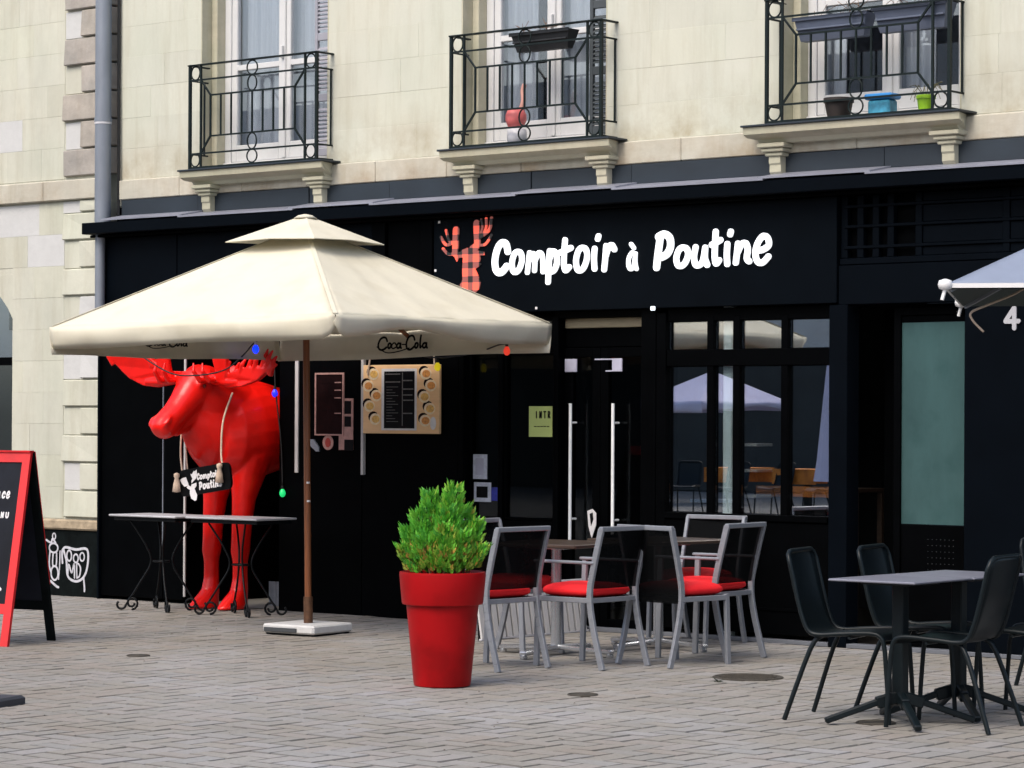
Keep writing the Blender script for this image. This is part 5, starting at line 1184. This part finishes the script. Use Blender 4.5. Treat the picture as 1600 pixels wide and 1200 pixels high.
# ------------------------------------------------------------------ chalkboard and base slab
def chalkboard():
    c = Vector((-1.275, -3.50, 0)); dn = Vector((-.29, .957, 0)); wv = Vector((-.957, -.29, 0)); t = thing('chalkboard', 'red framed A board with a black chalk panel standing at the left edge', 'chalkboard', tuple(c))
    sp_ = .275; Hh = 1.285; wd = .66
    def fp(u, h, side, d_=0.):      # u along width, h 0..1 up the leaf
        p = c + wv * u + dn * side * (sp_ * (1 - h) + .012); p.z = Hh * h; nrm = (dn * side * Hh + Vector((0, 0, sp_))).normalized(); return p + nrm * d_
    for side, nm in ((-1, 'front'), (1, 'rear')):
        m_ = BOARDRED
        def slab(u0, u1, h0, h1, d0, d1, name, mm):
            vs = [fp(u, h, side, d_) for d_ in (d0, d1) for h in (h0, h1) for u in (u0, u1)]
            MB().add(vs, [(0, 1, 3, 2), (4, 6, 7, 5), (0, 4, 5, 1), (2, 3, 7, 6), (0, 2, 6, 4), (1, 5, 7, 3)]).build(name, mm, t)
        slab(0, .058, 0, 1, -.012, .014, 'leg', m_ if side < 0 else PLINTH); slab(wd - .058, wd, 0, 1, -.012, .014, 'leg', m_ if side < 0 else PLINTH)
        slab(.058, wd - .058, .945, 1, -.012, .0138, 'top_bar', m_); slab(.058, wd - .058, .165, .215, -.012, .0138, 'bottom_bar', m_ if side < 0 else PLINTH)
        slab(.058, wd - .058, .215, .945, -.008, .006, 'panel', CHALK)
        if side > 0: slab(-.002, .056, .30, 1, .0145, .019, 'edge_strip', m_)
    MB().bar(fp(-.001, 1.0, -1, .0) + Vector((0, 0, .004)), fp(wd, 1.0, -1) + Vector((0, 0, .004)), .05, .012).build('hinge_cap', BOARDRED, t)
    mp = lambda u, v, d_: fp(.635 - u, v, -1, d_)
    q = MB(); glyph(q, 'C', .445, .475, .755, .795, .010, mp, .006, .0075); glyph(q, 'e', .478, .512, .755, .797, .010, mp, .006, .0075)
    glyph(q, 'n', .35, .38, .755, .795, .010, mp, .006, .0075); glyph(q, 'A', .40, .435, .755, .795, .010, mp, .006, .0075)
    glyph(q, 'N', .455, .483, .655, .688, .009, mp, .006, .0075); glyph(q, 'U', .492, .520, .655, .688, .009, mp, .006, .0075); glyph(q, 'E', .415, .442, .655, .688, .009, mp, .006, .0075)
    q.ribbon([(.515, .30), (.53, .29), (.52, .285)], .008, mp, .006, .0075); q.build('chalk_writing', PAINTW, t)
chalkboard()
def wedge():
    b = MB(); c = Vector((1.97, -6.55, 0)) - rgt * .145; ax, ay = rgt * -1 * .0 + Vector((-.95, -.30, 0)), Vector((-.30, .95, 0))
    z0, z1 = .0, .045
    P_ = [c, c + ax * .6, c + ax * .6 + ay * .6, c + ay * .6]; cen = (P_[0] + P_[2]) / 2
    top = [p.lerp(cen, .05) for p in P_]
    b.add([(p.x, p.y, z0) for p in P_] + [(p.x, p.y, z1 * .7) for p in P_] + [(p.x, p.y, z1) for p in top], [(0, 3, 2, 1), (0, 1, 5, 4), (1, 2, 6, 5), (2, 3, 7, 6), (3, 0, 4, 7), (4, 5, 9, 8), (5, 6, 10, 9), (6, 7, 11, 10), (7, 4, 8, 11), (8, 9, 10, 11)])
    return b.build('base_slab', mat('dark_grey_rubber', (.030, .034, .044), .55, var=.15))
tag(wedge(), 'dark grey flat base slab poking in at the lower left corner', 'base slab')
wd_ = MB(); rw = random.Random(9)
for k in range(9):
    a = rw.uniform(0, 2 * PI); l = rw.uniform(.02, .05); p = Vector((3.72, -2.62, .0)); d_ = Vector((math.cos(a), math.sin(a), rw.uniform(.3, 1.2))); wd_.tube([p, p + d_ * l * .6, p + d_ * l + Vector((math.cos(a) * .01, 0, -.01))], [.002, .0025, .0008], 5)
tag(wd_.build('weed', mat('dark_weed_leaf', (.02, .03, .012), .7)), 'tiny dark weed growing in a paving joint below the large manhole cover', 'weed')
lf = MB()
for k in range(60):
    x, y = rw.uniform(-2, 5), rw.uniform(-6.5, -.6); s_ = rw.uniform(.006, .016); a = rw.uniform(0, PI)
    lf.add([(x + s_ * math.cos(a), y + s_ * math.sin(a), .006), (x - s_ * .5 * math.sin(a), y + s_ * .5 * math.cos(a), .010), (x - s_ * math.cos(a), y - s_ * math.sin(a), .005), (x + s_ * .5 * math.sin(a), y - s_ * .5 * math.cos(a), .007)], [(0, 1, 2, 3)])
tag(lf.build('litter_crumbs', mat('pale_and_dark_crumbs', (.10, .07, .045), .9, var=.9, scale=1.5), fix=False), 'scattered crumbs and leaf bits on the pavers', 'litter', kind='stuff')

# ------------------------------------------------------------------ the far side of the square (seen mirrored in the glass)
ob = thing('stone_building', 'long pale stone building across the square, seen only mirrored in the glass', 'building', (-20, -34, 0))
MB().box(-60, 40, -40, -34, 3.1, 9.5).build('wall', OPP, ob); MB().box(-60, 40, -40, -34.05, 0, 3.098).build('shop_row', OPPD, ob)
for k in range(24):
    x = -50 + k * 3.6; MB().box(x, x + 1.2, -34.0, -33.97, 4.0, 6.2).build('window', OPPW, ob)
for (x, y, zr, lab) in ((-17.3, -26.9, 1.90, 'open lilac grey parasol across the square, mirrored in the display window'),):
    q, QL = parasol(lab, x, y, 1.05, zr, zr + .60, .3, LILAC, LILAC, vent=False, name='parasol'); QL(MB().tube([(0, 0, 0), (0, 0, zr + .6)], .03, 8), 'pole', ALU); QL(MB().box(-.3, .3, -.3, .3, 0, .06), 'base', CONC)
q = thing('parasol', 'folded lilac grey parasol across the square, mirrored at the right of the window', 'parasol', (-6.6, -14.6, 0))
MB().lathe([(.30, .75), (.26, 1.0), (.20, 1.6), (.14, 2.2), (.05, 2.75), (.01, 2.8)], 14).build('canopy', LILAC, q, world=False); MB().tube([(0, 0, 0), (0, 0, 2.8)], .03, 8).build('pole', ALU, q, world=False); MB().box(-.3, .3, -.3, .3, 0, .06).build('base', CONC, q, world=False)

OT = []
for (x, y, lab) in ((-13.9, -22.9, 'orange clothed terrace table across the square, left in the mirrored view'), (-12.3, -22.6, 'orange clothed terrace table across the square, middle in the mirrored view'), (-10.7, -22.3, 'orange clothed terrace table across the square, right in the mirrored view')):
    q = thing('terrace_table', lab, 'table', (x, y, 0), 0, 'orange clothed tables across the square')
    MB().box(-.42, .42, -.42, .42, .72, .75).build('table_top', ORANGE, q, world=False); MB().box(-.43, .43, .421, .43, .50, .75).build('cloth_drop', ORANGE, q, world=False); MB().box(-.43, .43, -.43, -.421, .50, .75).build('cloth_drop', ORANGE, q, world=False); MB().box(-.05, .05, -.05, .05, 0, .72).build('column', CHAIRBLK, q, world=False)
k = 0
for i, x in enumerate((-14.3, -13.2, -12.5, -11.4, -10.6, -9.9)):
    place(bc, 1, (x, -21.9 + .25 * (i % 2) + .05 * x * 0, 0), R(160 + 17 * i), 'dark chair across the square, %s in the mirrored view of the orange tables' % ('leftmost', 'second from left', 'third from left', 'third from right', 'second from right', 'rightmost')[i], 'dark chairs across the square')
